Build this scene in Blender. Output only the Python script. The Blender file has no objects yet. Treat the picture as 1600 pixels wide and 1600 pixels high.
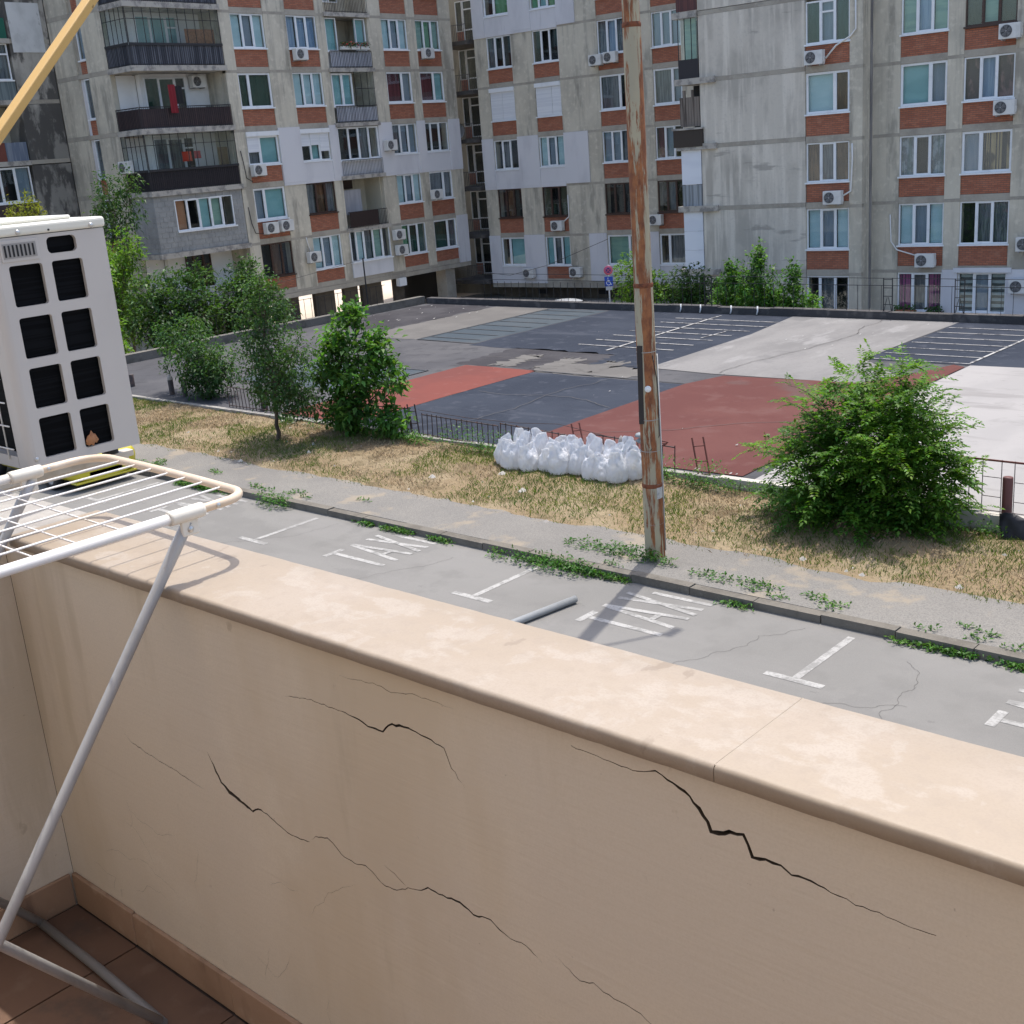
import bpy, bmesh, math, random
from mathutils import Vector, Matrix, Quaternion, noise
from mathutils.geometry import delaunay_2d_cdt

# ------------------------------------------------------------------ scene, camera, sky, sun, exposure
scene = bpy.context.scene
R = math.radians
COL = scene.collection
# frame: origin at the camera (1.62 m above the balcony floor), X along the street to the right, Y across it, Z up
cam_data = bpy.data.cameras.new('camera')
cam = bpy.data.objects.new('camera', cam_data)
COL.objects.link(cam)
cam_data.sensor_width = 36.0
cam_data.lens = 1870.92 / 1600 * 36.0
cam_data.clip_start = 0.05
cam_data.clip_end = 2000
_yaw, _pitch, _roll = R(43.2028), R(16.8567), R(4.645)
_f = Vector((-math.sin(_yaw) * math.cos(_pitch), math.cos(_yaw) * math.cos(_pitch), -math.sin(_pitch)))
_r = Vector((math.cos(_yaw), math.sin(_yaw), 0))
_d = _f.cross(_r)
_r2 = _r * math.cos(_roll) + _d * math.sin(_roll)
_d2 = -_r * math.sin(_roll) + _d * math.cos(_roll)
cam.matrix_world = Matrix(((_r2.x, -_d2.x, -_f.x, 0), (_r2.y, -_d2.y, -_f.y, 0), (_r2.z, -_d2.z, -_f.z, 0), (0, 0, 0, 1)))
scene.camera = cam

SUN_EL, SUN_AZ = 72.0, -17.5          # azimuth from +Y, negative to the left
sun_dir = Vector((math.sin(R(SUN_AZ)) * math.cos(R(SUN_EL)), math.cos(R(SUN_AZ)) * math.cos(R(SUN_EL)), math.sin(R(SUN_EL))))
world = bpy.data.worlds.new('World')
scene.world = world
world.use_nodes = True
wn = world.node_tree.nodes
sky = wn.new('ShaderNodeTexSky')
sky.sky_type = 'NISHITA'
sky.sun_disc = False
sky.sun_elevation = R(SUN_EL)
sky.sun_rotation = R(SUN_AZ)
sky.dust_density = 3.0
sky.ozone_density = 1.0
bg = wn['Background']
bg.inputs['Strength'].default_value = 0.15
world.node_tree.links.new(sky.outputs[0], bg.inputs['Color'])
sun_data = bpy.data.lights.new('sun', 'SUN')
sun_data.energy = 2.4
sun_data.angle = R(0.53)
sun_data.color = (1.0, 0.95, 0.87)
sun = bpy.data.objects.new('sun', sun_data)
COL.objects.link(sun)
sun.rotation_euler = sun_dir.to_track_quat('Z', 'Y').to_euler()
vs = scene.view_settings
vs.view_transform = 'Standard'
vs.look = 'None'
vs.exposure = 0.85
vs.gamma = 1.0
vs.use_curve_mapping = False
scene.cycles.max_bounces = 8
scene.cycles.transparent_max_bounces = 16

# ------------------------------------------------------------------ helpers
rng = random.Random(7)
MATS = {}

def lin(r, g, b, k=1.0):
    def c(x):
        x = x / 255.0
        return (x / 12.92 if x <= 0.04045 else ((x + 0.055) / 1.055) ** 2.4) * k
    return (c(r), c(g), c(b))

def M(name, col, rough=0.8, layers=(), bump=None, metal=0.0, spec=0.5, island=0.0, coat=0.0):
    """Principled material; layers = (scale xyz, detail, lo, hi, colour, strength); bump = (scale xyz, strength, distance, detail)"""
    if name in MATS:
        return MATS[name]
    m = bpy.data.materials.new(name)
    m.use_nodes = True
    nt = m.node_tree
    N, L = nt.nodes, nt.links
    p = N['Principled BSDF']
    p.inputs['Roughness'].default_value = rough
    p.inputs['Metallic'].default_value = metal
    p.inputs['Specular IOR Level'].default_value = spec
    p.inputs['Coat Weight'].default_value = coat
    geo = N.new('ShaderNodeNewGeometry')
    def noise_out(sc, detail, off=0.0):
        mp = N.new('ShaderNodeMapping')
        mp.inputs['Scale'].default_value = sc if isinstance(sc, tuple) else (sc, sc, sc)
        mp.inputs['Location'].default_value = (off, off * 1.7, off * 0.6)
        L.new(geo.outputs['Position'], mp.inputs['Vector'])
        nz = N.new('ShaderNodeTexNoise')
        nz.inputs['Scale'].default_value = 1.0
        nz.inputs['Detail'].default_value = detail
        nz.inputs['Roughness'].default_value = 0.6
        L.new(mp.outputs[0], nz.inputs['Vector'])
        return nz.outputs['Fac']
    rgb = N.new('ShaderNodeRGB')
    rgb.outputs[0].default_value = (*col, 1)
    cur = rgb.outputs[0]
    for i, (sc, detail, lo, hi, c2, st) in enumerate(layers):
        mr = N.new('ShaderNodeMapRange')
        mr.interpolation_type = 'SMOOTHSTEP'
        mr.inputs['From Min'].default_value = lo
        mr.inputs['From Max'].default_value = hi
        mr.inputs['To Max'].default_value = st
        L.new(noise_out(sc, detail, 3.1 + 5.3 * i), mr.inputs['Value'])
        mx = N.new('ShaderNodeMix')
        mx.data_type = 'RGBA'
        L.new(mr.outputs[0], mx.inputs[0])
        L.new(cur, mx.inputs[6])
        mx.inputs[7].default_value = (*c2, 1)
        cur = mx.outputs[2]
    if island:
        hs = N.new('ShaderNodeHueSaturation')
        m1 = N.new('ShaderNodeMapRange')
        m1.inputs['To Min'].default_value = 1 - island
        m1.inputs['To Max'].default_value = 1 + island
        L.new(geo.outputs['Random Per Island'], m1.inputs['Value'])
        L.new(m1.outputs[0], hs.inputs['Value'])
        sc_ = N.new('ShaderNodeMath'); sc_.operation = 'MULTIPLY'; sc_.inputs[1].default_value = 7.31; L.new(geo.outputs['Random Per Island'], sc_.inputs[0])
        fr_ = N.new('ShaderNodeMath'); fr_.operation = 'FRACT'; L.new(sc_.outputs[0], fr_.inputs[0])
        m2 = N.new('ShaderNodeMapRange'); m2.inputs['To Min'].default_value = .5 - .06 * island; m2.inputs['To Max'].default_value = .5 + .035 * island
        L.new(fr_.outputs[0], m2.inputs['Value']); L.new(m2.outputs[0], hs.inputs['Hue'])
        L.new(cur, hs.inputs['Color'])
        cur = hs.outputs[0]
    L.new(cur, p.inputs['Base Color'])
    if bump:
        sc, st, dist, det = bump
        b = N.new('ShaderNodeBump')
        b.inputs['Strength'].default_value = st
        b.inputs['Distance'].default_value = dist
        L.new(noise_out(sc, det, 1.3), b.inputs['Height'])
        L.new(b.outputs[0], p.inputs['Normal'])
    MATS[name] = m
    return m

def leaf_mat(name, col, col2, trans=0.35, island=0.45):
    m = M(name, col, 0.45, [(0.9, 2, 0.38, 0.62, col2, 1.0)], island=island, spec=0.2)
    nt = m.node_tree
    p = nt.nodes['Principled BSDF']
    out = nt.nodes['Material Output']
    tr = nt.nodes.new('ShaderNodeBsdfTranslucent')
    mx = nt.nodes.new('ShaderNodeMixShader')
    mx.inputs[0].default_value = trans
    src = p.inputs['Base Color'].links[0].from_socket
    g = nt.nodes.new('ShaderNodeMix'); g.data_type = 'RGBA'; g.blend_type = 'MULTIPLY'
    g.inputs[0].default_value = 1.0
    nt.links.new(src, g.inputs[6]); g.inputs[7].default_value = (1.5, 1.6, 0.5, 1)
    nt.links.new(g.outputs[2], tr.inputs['Color'])
    nt.links.new(p.outputs[0], mx.inputs[1]); nt.links.new(tr.outputs[0], mx.inputs[2])
    nt.links.new(mx.outputs[0], out.inputs['Surface'])
    return m

def glass_mat(name='window_glass'):
    m = bpy.data.materials.new(name)
    m.use_nodes = True
    nt = m.node_tree
    nt.nodes.remove(nt.nodes['Principled BSDF'])
    tr = nt.nodes.new('ShaderNodeBsdfTransparent'); tr.inputs[0].default_value = (0.95, 0.97, 0.97, 1)
    gl = nt.nodes.new('ShaderNodeBsdfGlossy'); gl.inputs['Roughness'].default_value = 0.02
    gl.inputs[0].default_value = (0.85, 0.95, 1.0, 1)
    lw = nt.nodes.new('ShaderNodeLayerWeight'); lw.inputs[0].default_value = 0.5
    pw = nt.nodes.new('ShaderNodeMath'); pw.operation = 'POWER'; pw.inputs[1].default_value = 4.0
    nt.links.new(lw.outputs['Facing'], pw.inputs[0])
    fr = nt.nodes.new('ShaderNodeMapRange'); fr.inputs['To Min'].default_value = 0.055; fr.inputs['To Max'].default_value = 0.9
    nt.links.new(pw.outputs[0], fr.inputs['Value'])
    geo = nt.nodes.new('ShaderNodeNewGeometry')
    nz = nt.nodes.new('ShaderNodeTexNoise'); nz.inputs['Scale'].default_value = 0.9
    nt.links.new(geo.outputs['Position'], nz.inputs['Vector'])
    bp = nt.nodes.new('ShaderNodeBump'); bp.inputs['Strength'].default_value = 0.12; bp.inputs['Distance'].default_value = 0.02
    nt.links.new(nz.outputs[0], bp.inputs['Height']); nt.links.new(bp.outputs[0], gl.inputs['Normal'])
    mx = nt.nodes.new('ShaderNodeMixShader')
    nt.links.new(fr.outputs[0], mx.inputs[0]); nt.links.new(tr.outputs[0], mx.inputs[1]); nt.links.new(gl.outputs[0], mx.inputs[2])
    nt.links.new(mx.outputs[0], nt.nodes['Material Output'].inputs['Surface'])
    MATS[name] = m
    return m

def tag(o, label=None, cat=None, group=None, kind=None):
    if label: o['label'] = label
    if cat: o['category'] = cat
    if group: o['group'] = group
    if kind: o['kind'] = kind
    return o

def empty(name, loc=(0, 0, 0), rz=0.0, label=None, cat=None, group=None, kind=None):
    o = bpy.data.objects.new(name, None)
    COL.objects.link(o)
    o.location = loc
    o.rotation_euler = (0, 0, rz)
    o.empty_display_size = 0.1
    return tag(o, label, cat, group, kind)

class MB:
    def __init__(self):
        self.v, self.f, self.s = [], [], []
    def add(self, vs_, fs_, smooth=False):
        b = len(self.v)
        self.v += [tuple(x) for x in vs_]
        for f in fs_:
            self.f.append(tuple(b + i for i in f)); self.s.append(smooth)
        return self
    def box(self, x0, x1, y0, y1, z0, z1):
        return self.add([(x0, y0, z0), (x1, y0, z0), (x1, y1, z0), (x0, y1, z0), (x0, y0, z1), (x1, y0, z1), (x1, y1, z1), (x0, y1, z1)],
                        [(0, 3, 2, 1), (4, 5, 6, 7), (0, 1, 5, 4), (1, 2, 6, 5), (2, 3, 7, 6), (3, 0, 4, 7)])
    def bar(self, p, q, w, h, up=(0, 0, 1)):
        """rectangular bar from p to q, w across, h along up"""
        p, q, up = Vector(p), Vector(q), Vector(up)
        d = (q - p).normalized()
        sx = d.cross(up)
        if sx.length < 1e-4: sx = d.cross(Vector((1, 0, 0)))
        sx.normalize(); uy = sx.cross(d).normalized()
        c = [(-w / 2, -h / 2), (w / 2, -h / 2), (w / 2, h / 2), (-w / 2, h / 2)]
        V = [p + sx * a + uy * b for a, b in c] + [q + sx * a + uy * b for a, b in c]
        return self.add(V, [(3, 2, 1, 0), (4, 5, 6, 7), (0, 1, 5, 4), (1, 2, 6, 5), (2, 3, 7, 6), (3, 0, 4, 7)])
    def path(self, pts, r, n=8, caps=True, flat=1.0):
        pts = [Vector(p) for p in pts]
        rs = r if isinstance(r, (list, tuple)) else [r] * len(pts)
        t0 = (pts[1] - pts[0]).normalized()
        a = t0.orthogonal().normalized()
        V, F = [], []
        for i, p in enumerate(pts):
            if i == 0: t = t0
            elif i == len(pts) - 1: t = (pts[i] - pts[i - 1]).normalized()
            else: t = ((pts[i + 1] - p).normalized() + (p - pts[i - 1]).normalized()).normalized()
            a = (a - t * a.dot(t)).normalized()
            b = t.cross(a)
            for k in range(n):
                an = 2 * math.pi * k / n
                V.append(p + a * math.cos(an) * rs[i] + b * math.sin(an) * rs[i] * flat)
        for i in range(len(pts) - 1):
            for k in range(n):
                F.append((i * n + k, i * n + (k + 1) % n, (i + 1) * n + (k + 1) % n, (i + 1) * n + k))
        self.add(V, F, True)
        if caps:
            b = len(self.v) - len(V)
            self.f.append(tuple(b + k for k in reversed(range(n)))); self.s.append(False)
            e = b + (len(pts) - 1) * n
            self.f.append(tuple(e + k for k in range(n))); self.s.append(False)
        return self
    def tube(self, p, q, r, r1=None, n=8):
        return self.path([p, q], [r, r if r1 is None else r1], n)
    def lathe(self, prof, c=(0, 0, 0), n=16, wob=None):
        V, F = [], []
        for i, (r, z) in enumerate(prof):
            for k in range(n):
                an = 2 * math.pi * k / n
                x, y, zz = r * math.cos(an), r * math.sin(an), z
                if wob: x, y, zz = wob(i, k, x, y, zz)
                V.append((c[0] + x, c[1] + y, c[2] + zz))
        for i in range(len(prof) - 1):
            for k in range(n):
                F.append((i * n + k, i * n + (k + 1) % n, (i + 1) * n + (k + 1) % n, (i + 1) * n + k))
        return self.add(V, F, True)
    def poly(self, pts):
        return self.add(pts, [tuple(range(len(pts)))])
    def build(self, name, mat, parent=None, bevel=0.0, loc=None, seg=2):
        me = bpy.data.meshes.new(name)
        me.from_pydata(self.v, [], self.f)
        me.polygons.foreach_set('use_smooth', self.s)
        me.materials.append(mat)
        o = bpy.data.objects.new(name, me)
        COL.objects.link(o)
        if parent: o.parent = parent
        if loc: o.location = loc
        if bevel:
            b = o.modifiers.new('bevel', 'BEVEL'); b.width = bevel; b.segments = seg; b.limit_method = 'ANGLE'
            b.harden_normals = False
        return o

UNIT = {}
def ubox(name, mat, parent, x0, x1, y0, y1, z0, z1):
    """one box object on a unit mesh shared by every box of that material"""
    key = (name, mat.name)
    if key not in UNIT:
        mb = MB().box(-.5, .5, -.5, .5, -.5, .5)
        me = bpy.data.meshes.new(name); me.from_pydata(mb.v, [], mb.f); me.materials.append(mat)
        UNIT[key] = me
    o = bpy.data.objects.new(name, UNIT[key])
    COL.objects.link(o)
    o.parent = parent
    o.location = ((x0 + x1) / 2, (y0 + y1) / 2, (z0 + z1) / 2)
    o.scale = (abs(x1 - x0), abs(y1 - y0), abs(z1 - z0))
    return o

def copy_tree(o, parent=None):
    c = o.copy(); COL.objects.link(c); c.parent = parent
    for ch in o.children: copy_tree(ch, c)
    return c

def holed_plate(outer, holes, to3d, depth, split=False):
    """flat plate with real openings: CDT triangulation, hole rims extruded 'depth' behind the face"""
    verts, edges, faces = [], [], []
    for loop in [outer] + holes:
        b = len(verts); n = len(loop)
        verts += [Vector(p) for p in loop]
        faces.append([b + i for i in range(n)])
    out = delaunay_2d_cdt(verts, [], faces, 1, 1e-6)
    ov, of, oface = out[0], out[2], out[5]
    keep = []
    for f, of_ in zip(of, oface):
        if any(i > 0 for i in of_) or 0 not in of_: continue
        keep.append(list(f))
    mb = MB(); rim = MB()
    mb.add([to3d(p[0], p[1], 0.0) for p in ov], keep)
    ec = {}
    for f in keep:
        for i in range(len(f)):
            a, b = f[i], f[(i + 1) % len(f)]
            ec.setdefault((min(a, b), max(a, b)), []).append((a, b))
    for k, l in ec.items():
        if len(l) == 1:
            a, b = l[0]
            pa, pb = ov[a], ov[b]
            (rim if split else mb).add([to3d(pa[0], pa[1], 0), to3d(pa[0], pa[1], depth), to3d(pb[0], pb[1], depth), to3d(pb[0], pb[1], 0)], [(0, 1, 2, 3)])
    return (mb, rim) if split else mb

def rrect(x0, x1, y0, y1, r, n=4):
    pts = []
    for cx, cy, a0 in ((x1 - r, y0 + r, -90), (x1 - r, y1 - r, 0), (x0 + r, y1 - r, 90), (x0 + r, y0 + r, 180)):
        for k in range(n + 1):
            a = R(a0 + 90 * k / n)
            pts.append((cx + r * math.cos(a), cy + r * math.sin(a)))
    return pts

# ------------------------------------------------------------------ materials
GLASS = glass_mat()
conc = M('panel_concrete', (0.5750, 0.5286, 0.4293), 0.9, [((0.5, 0.5, 0.35), 5, 0.42, 0.64, (0.4485, 0.4122, 0.3371), 0.85), ((3.0, 3.0, 0.2), 6, 0.48, 0.66, (0.3105, 0.2867, 0.2396), 0.55), (4, 5, 0.5, 0.72, (0.6900, 0.6384, 0.5300), 0.6), ((1.3, 1.3, 0.3), 8, 0.53, 0.65, (0.1955, 0.1837, 0.1590), 0.55)], bump=(14, 0.35, 0.02, 5))
conc_light = M('end_wall_concrete', (0.5763, 0.5335, 0.4611), 0.9, [((0.55, 0.55, 0.4), 6, 0.42, 0.62, (0.4181, 0.3872, 0.3350), 0.95), ((3.4, 3.4, 0.22), 6, 0.46, 0.64, (0.7006, 0.6512, 0.5671), 0.75), ((0.4, 0.4, 2.2), 8, 0.6, 0.68, (0.2486, 0.2310, 0.2067), 0.6), ((1.5, 1.5, 0.35), 8, 0.58, 0.72, (0.3164, 0.2915, 0.2544), 0.4), (9, 4, 0.5, 0.8, (0.4294, 0.3960, 0.3604), 0.5)], bump=(9, 0.4, 0.02, 5))
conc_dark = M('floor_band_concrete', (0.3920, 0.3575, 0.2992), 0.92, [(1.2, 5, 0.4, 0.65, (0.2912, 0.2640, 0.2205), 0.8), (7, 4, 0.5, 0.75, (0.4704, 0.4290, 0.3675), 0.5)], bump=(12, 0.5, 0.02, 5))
conc_stain = M('stained_concrete', (0.42, 0.395, 0.35), 0.92, [((0.5, 0.5, 0.25), 6, 0.42, 0.54, (0.24, 0.228, 0.205), 0.9), ((0.8, 0.8, 0.45), 8, 0.47, 0.56, (0.07, 0.066, 0.062), 0.9), ((3, 3, 1.2), 6, 0.55, 0.66, (0.32, 0.3, 0.27), 0.6)], bump=(10, 0.5, 0.02, 5))
slab = M('balcony_slab_concrete', (0.43, 0.4, 0.355), 0.9, [((2.5, 2.5, 2.5), 5, 0.45, 0.62, (0.2, 0.19, 0.18), 0.85), (11, 3, 0.55, 0.7, (0.46, 0.44, 0.4), 0.6)], bump=(9, 0.7, 0.03, 5))
blocks = M('grey_blockwork', (0.31, 0.315, 0.31), 0.92, [(1.1, 5, 0.4, 0.65, (0.24, 0.245, 0.245), 0.9), (9, 3, 0.5, 0.7, (0.37, 0.37, 0.36), 0.5)], bump=(10, 0.5, 0.02, 4))
insul = M('insulation_render', (0.64, 0.635, 0.655), 0.85, [((0.9, 0.9, 0.3), 4, 0.45, 0.7, (0.55, 0.545, 0.57), 0.8), ((3.5, 3.5, 0.35), 4, 0.6, 0.75, (0.42, 0.42, 0.44), 0.5)], bump=(25, 0.15, 0.01, 3))
whitewall = M('white_plaster', (0.8, 0.8, 0.79), 0.85, [((0.8, 0.8, 0.5), 4, 0.45, 0.7, (0.7, 0.7, 0.69), 0.8)], bump=(18, 0.2, 0.01, 3))
cream = M('cream_plaster', (0.5, 0.47, 0.38), 0.9, [((1.4, 1.4, 0.4), 5, 0.45, 0.65, (0.34, 0.31, 0.25), 0.8)])
pvc = M('white_pvc', (0.78, 0.8, 0.82), 0.35, [(2.5, 3, 0.5, 0.75, (0.64, 0.66, 0.68), 0.7)])
brownwood = M('brown_window_wood', (0.055, 0.03, 0.022), 0.5, [((3, 3, 18), 4, 0.45, 0.7, (0.1, 0.05, 0.035), 0.8)])
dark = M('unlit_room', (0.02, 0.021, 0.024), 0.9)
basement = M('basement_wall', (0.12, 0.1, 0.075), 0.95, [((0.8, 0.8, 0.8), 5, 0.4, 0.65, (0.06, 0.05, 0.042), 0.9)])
black_metal = M('black_railing', (0.022, 0.022, 0.026), 0.5, [(20, 3, 0.6, 0.75, (0.09, 0.04, 0.025), 0.6)])
dark_panel = M('dark_balcony_sheet', (0.045, 0.028, 0.03), 0.55, [((9, 9, 0.4), 2, 0.5, 0.6, (0.075, 0.045, 0.045), 0.8)])
pale_sheet = M('pale_corrugated_sheet', (0.5, 0.52, 0.58), 0.5, [((14, 14, 0.3), 1, 0.45, 0.55, (0.34, 0.355, 0.4), 0.9)])
grey_sheet = M('grey_corrugated_sheet', (0.3, 0.33, 0.36), 0.5, [((9, 9, 0.3), 2, 0.45, 0.55, (0.16, 0.18, 0.2), 0.9)])

def brick_mat():
    m = M('brick_infill', (0.35, 0.12, 0.07), 0.9, bump=None)
    nt = m.node_tree; N, L = nt.nodes, nt.links
    p = N['Principled BSDF']
    geo = [n for n in N if n.type == 'NEW_GEOMETRY'][0]
    sx = N.new('ShaderNodeSeparateXYZ'); L.new(geo.outputs['Position'], sx.inputs[0])
    ad = N.new('ShaderNodeMath'); ad.operation = 'ADD'; L.new(sx.outputs[0], ad.inputs[0]); L.new(sx.outputs[1], ad.inputs[1])
    cb = N.new('ShaderNodeCombineXYZ'); L.new(ad.outputs[0], cb.inputs[0]); L.new(sx.outputs[2], cb.inputs[1])
    br = N.new('ShaderNodeTexBrick')
    br.inputs['Color1'].default_value = (0.44, 0.16, 0.09, 1); br.inputs['Color2'].default_value = (0.31, 0.105, 0.06, 1)
    br.inputs['Mortar'].default_value = (0.2, 0.11, 0.08, 1)
    br.inputs['Scale'].default_value = 1.0; br.inputs['Brick Width'].default_value = 0.25; br.inputs['Row Height'].default_value = 0.078
    br.inputs['Mortar Size'].default_value = 0.011; br.inputs['Bias'].default_value = -0.1
    L.new(cb.outputs[0], br.inputs['Vector'])
    nz = N.new('ShaderNodeTexNoise'); nz.inputs['Scale'].default_value = 3.0; nz.inputs['Detail'].default_value = 5
    L.new(geo.outputs['Position'], nz.inputs['Vector'])
    mr = N.new('ShaderNodeMapRange'); mr.inputs['From Min'].default_value = 0.55; mr.inputs['From Max'].default_value = 0.8; mr.inputs['To Max'].default_value = 0.6
    L.new(nz.outputs[0], mr.inputs['Value'])
    mx = N.new('ShaderNodeMix'); mx.data_type = 'RGBA'
    L.new(mr.outputs[0], mx.inputs[0]); L.new(br.outputs['Color'], mx.inputs[6]); mx.inputs[7].default_value = (0.42, 0.21, 0.14, 1)
    L.new(mx.outputs[2], p.inputs['Base Color'])
    bp = N.new('ShaderNodeBump'); bp.inputs['Strength'].default_value = 0.6; bp.inputs['Distance'].default_value = 0.02; bp.invert = True
    L.new(br.outputs['Fac'], bp.inputs['Height']); L.new(bp.outputs[0], p.inputs['Normal'])
    return m
brick = brick_mat()
CURT = {  # dark green and deep teal sheets also serve as painted reflections
    't': M('teal_blind', (0.42, 0.6, 0.64), 0.9, [((0.6, 0.6, 1.5), 2, 0.4, 0.6, (0.52, 0.68, 0.71), 0.8)]),
    'T': M('deep_teal_blind_and_reflection', (0.2, 0.42, 0.44), 0.9, [((0.6, 0.6, 1.5), 2, 0.4, 0.6, (0.26, 0.5, 0.52), 0.8)]),
    'b': M('blue_grey_screen', (0.2, 0.26, 0.32), 0.9, [((2, 2, 0.5), 2, 0.4, 0.6, (0.26, 0.31, 0.37), 0.8)]),
    'B': M('blue_curtain', (0.2, 0.3, 0.44), 0.9, [((8, 8, 0.4), 2, 0.45, 0.55, (0.3, 0.4, 0.52), 0.9)]),
    'l': M('grey_lace_curtain', (0.10, 0.11, 0.125), 0.9, [((14, 14, 0.8), 2, 0.45, 0.55, (0.2, 0.215, 0.235), 0.8)]),
    'g': M('green_curtain', (0.10, 0.28, 0.12), 0.9, [((6, 6, 0.5), 2, 0.4, 0.6, (0.14, 0.35, 0.2), 0.9)]),
    'G': M('dark_green_curtain_and_reflection', (0.016, 0.05, 0.032), 0.9, [((5, 5, 0.5), 2, 0.4, 0.6, (0.025, 0.07, 0.05), 0.9)]),
    'h': M('pale_green_blind', (0.26, 0.42, 0.34), 0.9, [((0.8, 0.8, 6), 2, 0.4, 0.6, (0.2, 0.35, 0.3), 0.9)]),
    'm': M('maroon_curtain', (0.085, 0.018, 0.028), 0.9, [((5, 5, 0.5), 2, 0.4, 0.6, (0.14, 0.03, 0.045), 0.9)]),
    'w': M('white_roller_shutter', (0.72, 0.74, 0.77), 0.6, [((0.3, 0.3, 22), 1, 0.45, 0.55, (0.64, 0.66, 0.7), 0.8)]),
    'o': M('rust_brown_curtain', (0.1, 0.055, 0.03), 0.9, [((5, 5, 0.8), 3, 0.45, 0.6, (0.22, 0.12, 0.06), 0.9)]),
    'k': M('orange_board', (0.42, 0.2, 0.105), 0.9),
    'p': M('purple_vertical_blind', (0.09, 0.03, 0.08), 0.9, [((14, 14, 0.05), 0, 0.48, 0.52, (0.36, 0.08, 0.22), 1)]),
    'v': M('beige_vertical_blind', (0.08, 0.065, 0.05), 0.9, [((0.9, 0.9, 0.7), 1, 0.44, 0.5, (0.36, 0.27, 0.15), 1), ((16, 16, 0.02), 0, 0.5, 0.54, (0.03, 0.03, 0.035), 1)]),
    'x': M('patterned_curtain', (0.1, 0.14, 0.17), 0.9, [((3, 3, 2), 3, 0.45, 0.6, (0.34, 0.4, 0.44), 0.8), ((9, 9, 0.4), 1, 0.5, 0.6, (0.05, 0.13, 0.14), 0.7)]),
    'q': M('pink_floral_curtain', (0.13, 0.1, 0.1), 0.9, [((3, 3, 1.2), 3, 0.46, 0.62, (0.32, 0.2, 0.19), 0.9)]),
    'r': M('olive_curtain', (0.085, 0.085, 0.055), 0.9),
}
def zebra():
    m = M('zebra_blind', (0.3, 0.36, 0.35), 0.9)
    nt = m.node_tree; N, L = nt.nodes, nt.links
    geo = [n for n in N if n.type == 'NEW_GEOMETRY'][0]
    sx = N.new('ShaderNodeSeparateXYZ'); L.new(geo.outputs['Position'], sx.inputs[0])
    mu = N.new('ShaderNodeMath'); mu.operation = 'MULTIPLY'; mu.inputs[1].default_value = 26; L.new(sx.outputs[2], mu.inputs[0])
    sn = N.new('ShaderNodeMath'); sn.operation = 'SINE'; L.new(mu.outputs[0], sn.inputs[0])
    mr = N.new('ShaderNodeMapRange'); mr.inputs['From Min'].default_value = -0.3; mr.inputs['From Max'].default_value = 0.3; L.new(sn.outputs[0], mr.inputs['Value'])
    mx = N.new('ShaderNodeMix'); mx.data_type = 'RGBA'; mx.inputs[6].default_value = (0.06, 0.085, 0.085, 1); mx.inputs[7].default_value = (0.4, 0.46, 0.45, 1)
    L.new(mr.outputs[0], mx.inputs[0]); L.new(mx.outputs[2], N['Principled BSDF'].inputs['Base Color'])
    return m
CURT['z'] = zebra()

# ------------------------------------------------------------------ the setting: ground, road, pavement, verge, plaza
Z_ROAD, Z_WALK, Z_PLAZA, Z_YARD = -6.2, -6.08, -5.85, -8.8
asphalt = M('street_asphalt', (0.1966, 0.1901, 0.1771), 0.9, [((0.12, 0.9, 1), 5, 0.45, 0.62, (0.2214, 0.2138, 0.1998), 0.8), (0.5, 8, 0.56, 0.58, (0.1750, 0.1696, 0.1598), 0.5), (110, 2, 0.42, 0.62, (0.1512, 0.1469, 0.1382), 0.45), ((2.2, 2.2, 2.2), 8, 0.66, 0.7, (0.1188, 0.1145, 0.1080), 0.5), (0.35, 5, 0.4, 0.65, (0.2214, 0.2138, 0.2009), 0.6), (1.6, 6, 0.5, 0.7, (0.1674, 0.1620, 0.1512), 0.6), (60, 2, 0.5, 0.7, (0.2138, 0.2030, 0.1868), 0.4), ((0.9, 0.9, 0.9), 8, 0.71, 0.74, (0.0821, 0.0788, 0.0745), 0.7)], bump=(70, 0.25, 0.01, 3), spec=.12)
walk_m = M('pavement_asphalt', (0.2, 0.19, 0.175), 0.92, [(0.6, 6, 0.4, 0.65, (0.235, 0.222, 0.2), 0.8), (55, 3, 0.45, 0.62, (0.13, 0.124, 0.115), 0.6), ((1.3, 1.3, 1.3), 8, 0.56, 0.68, (0.29, 0.245, 0.185), 0.75), ((0.25, 3, 1), 6, 0.6, 0.7, (0.16, 0.152, 0.14), 0.6)], bump=(40, 0.5, 0.015, 4), spec=.12)
kerb_m = M('kerb_concrete', (0.170, 0.155, 0.132), 0.92, [(3, 5, 0.4, 0.65, (0.118, 0.107, 0.091), 0.8), (25, 3, 0.5, 0.75, (0.206, 0.190, 0.163), 0.5)], bump=(25, 0.5, 0.015, 5), spec=.12)
soil_m = M('dry_soil', (0.245, 0.184, 0.111), 0.95, [(0.8, 5, 0.42, 0.62, (0.292, 0.233, 0.150), 0.9), (2.6, 5, 0.5, 0.66, (0.136, 0.106, 0.061), 0.7), (14, 4, 0.5, 0.7, (0.184, 0.141, 0.086), 0.6)], bump=(12, 0.8, 0.06, 6), spec=.12)
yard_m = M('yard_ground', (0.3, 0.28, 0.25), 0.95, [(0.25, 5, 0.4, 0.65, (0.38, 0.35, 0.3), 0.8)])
yard_lit = M('sunlit_courtyard_ground', (0.55, 0.47, 0.38), 0.95, [(0.3, 4, 0.4, 0.65, (0.47, 0.4, 0.32), 0.8)])  # paler copy of the yard ground, with sunlight put into the colour
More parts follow.
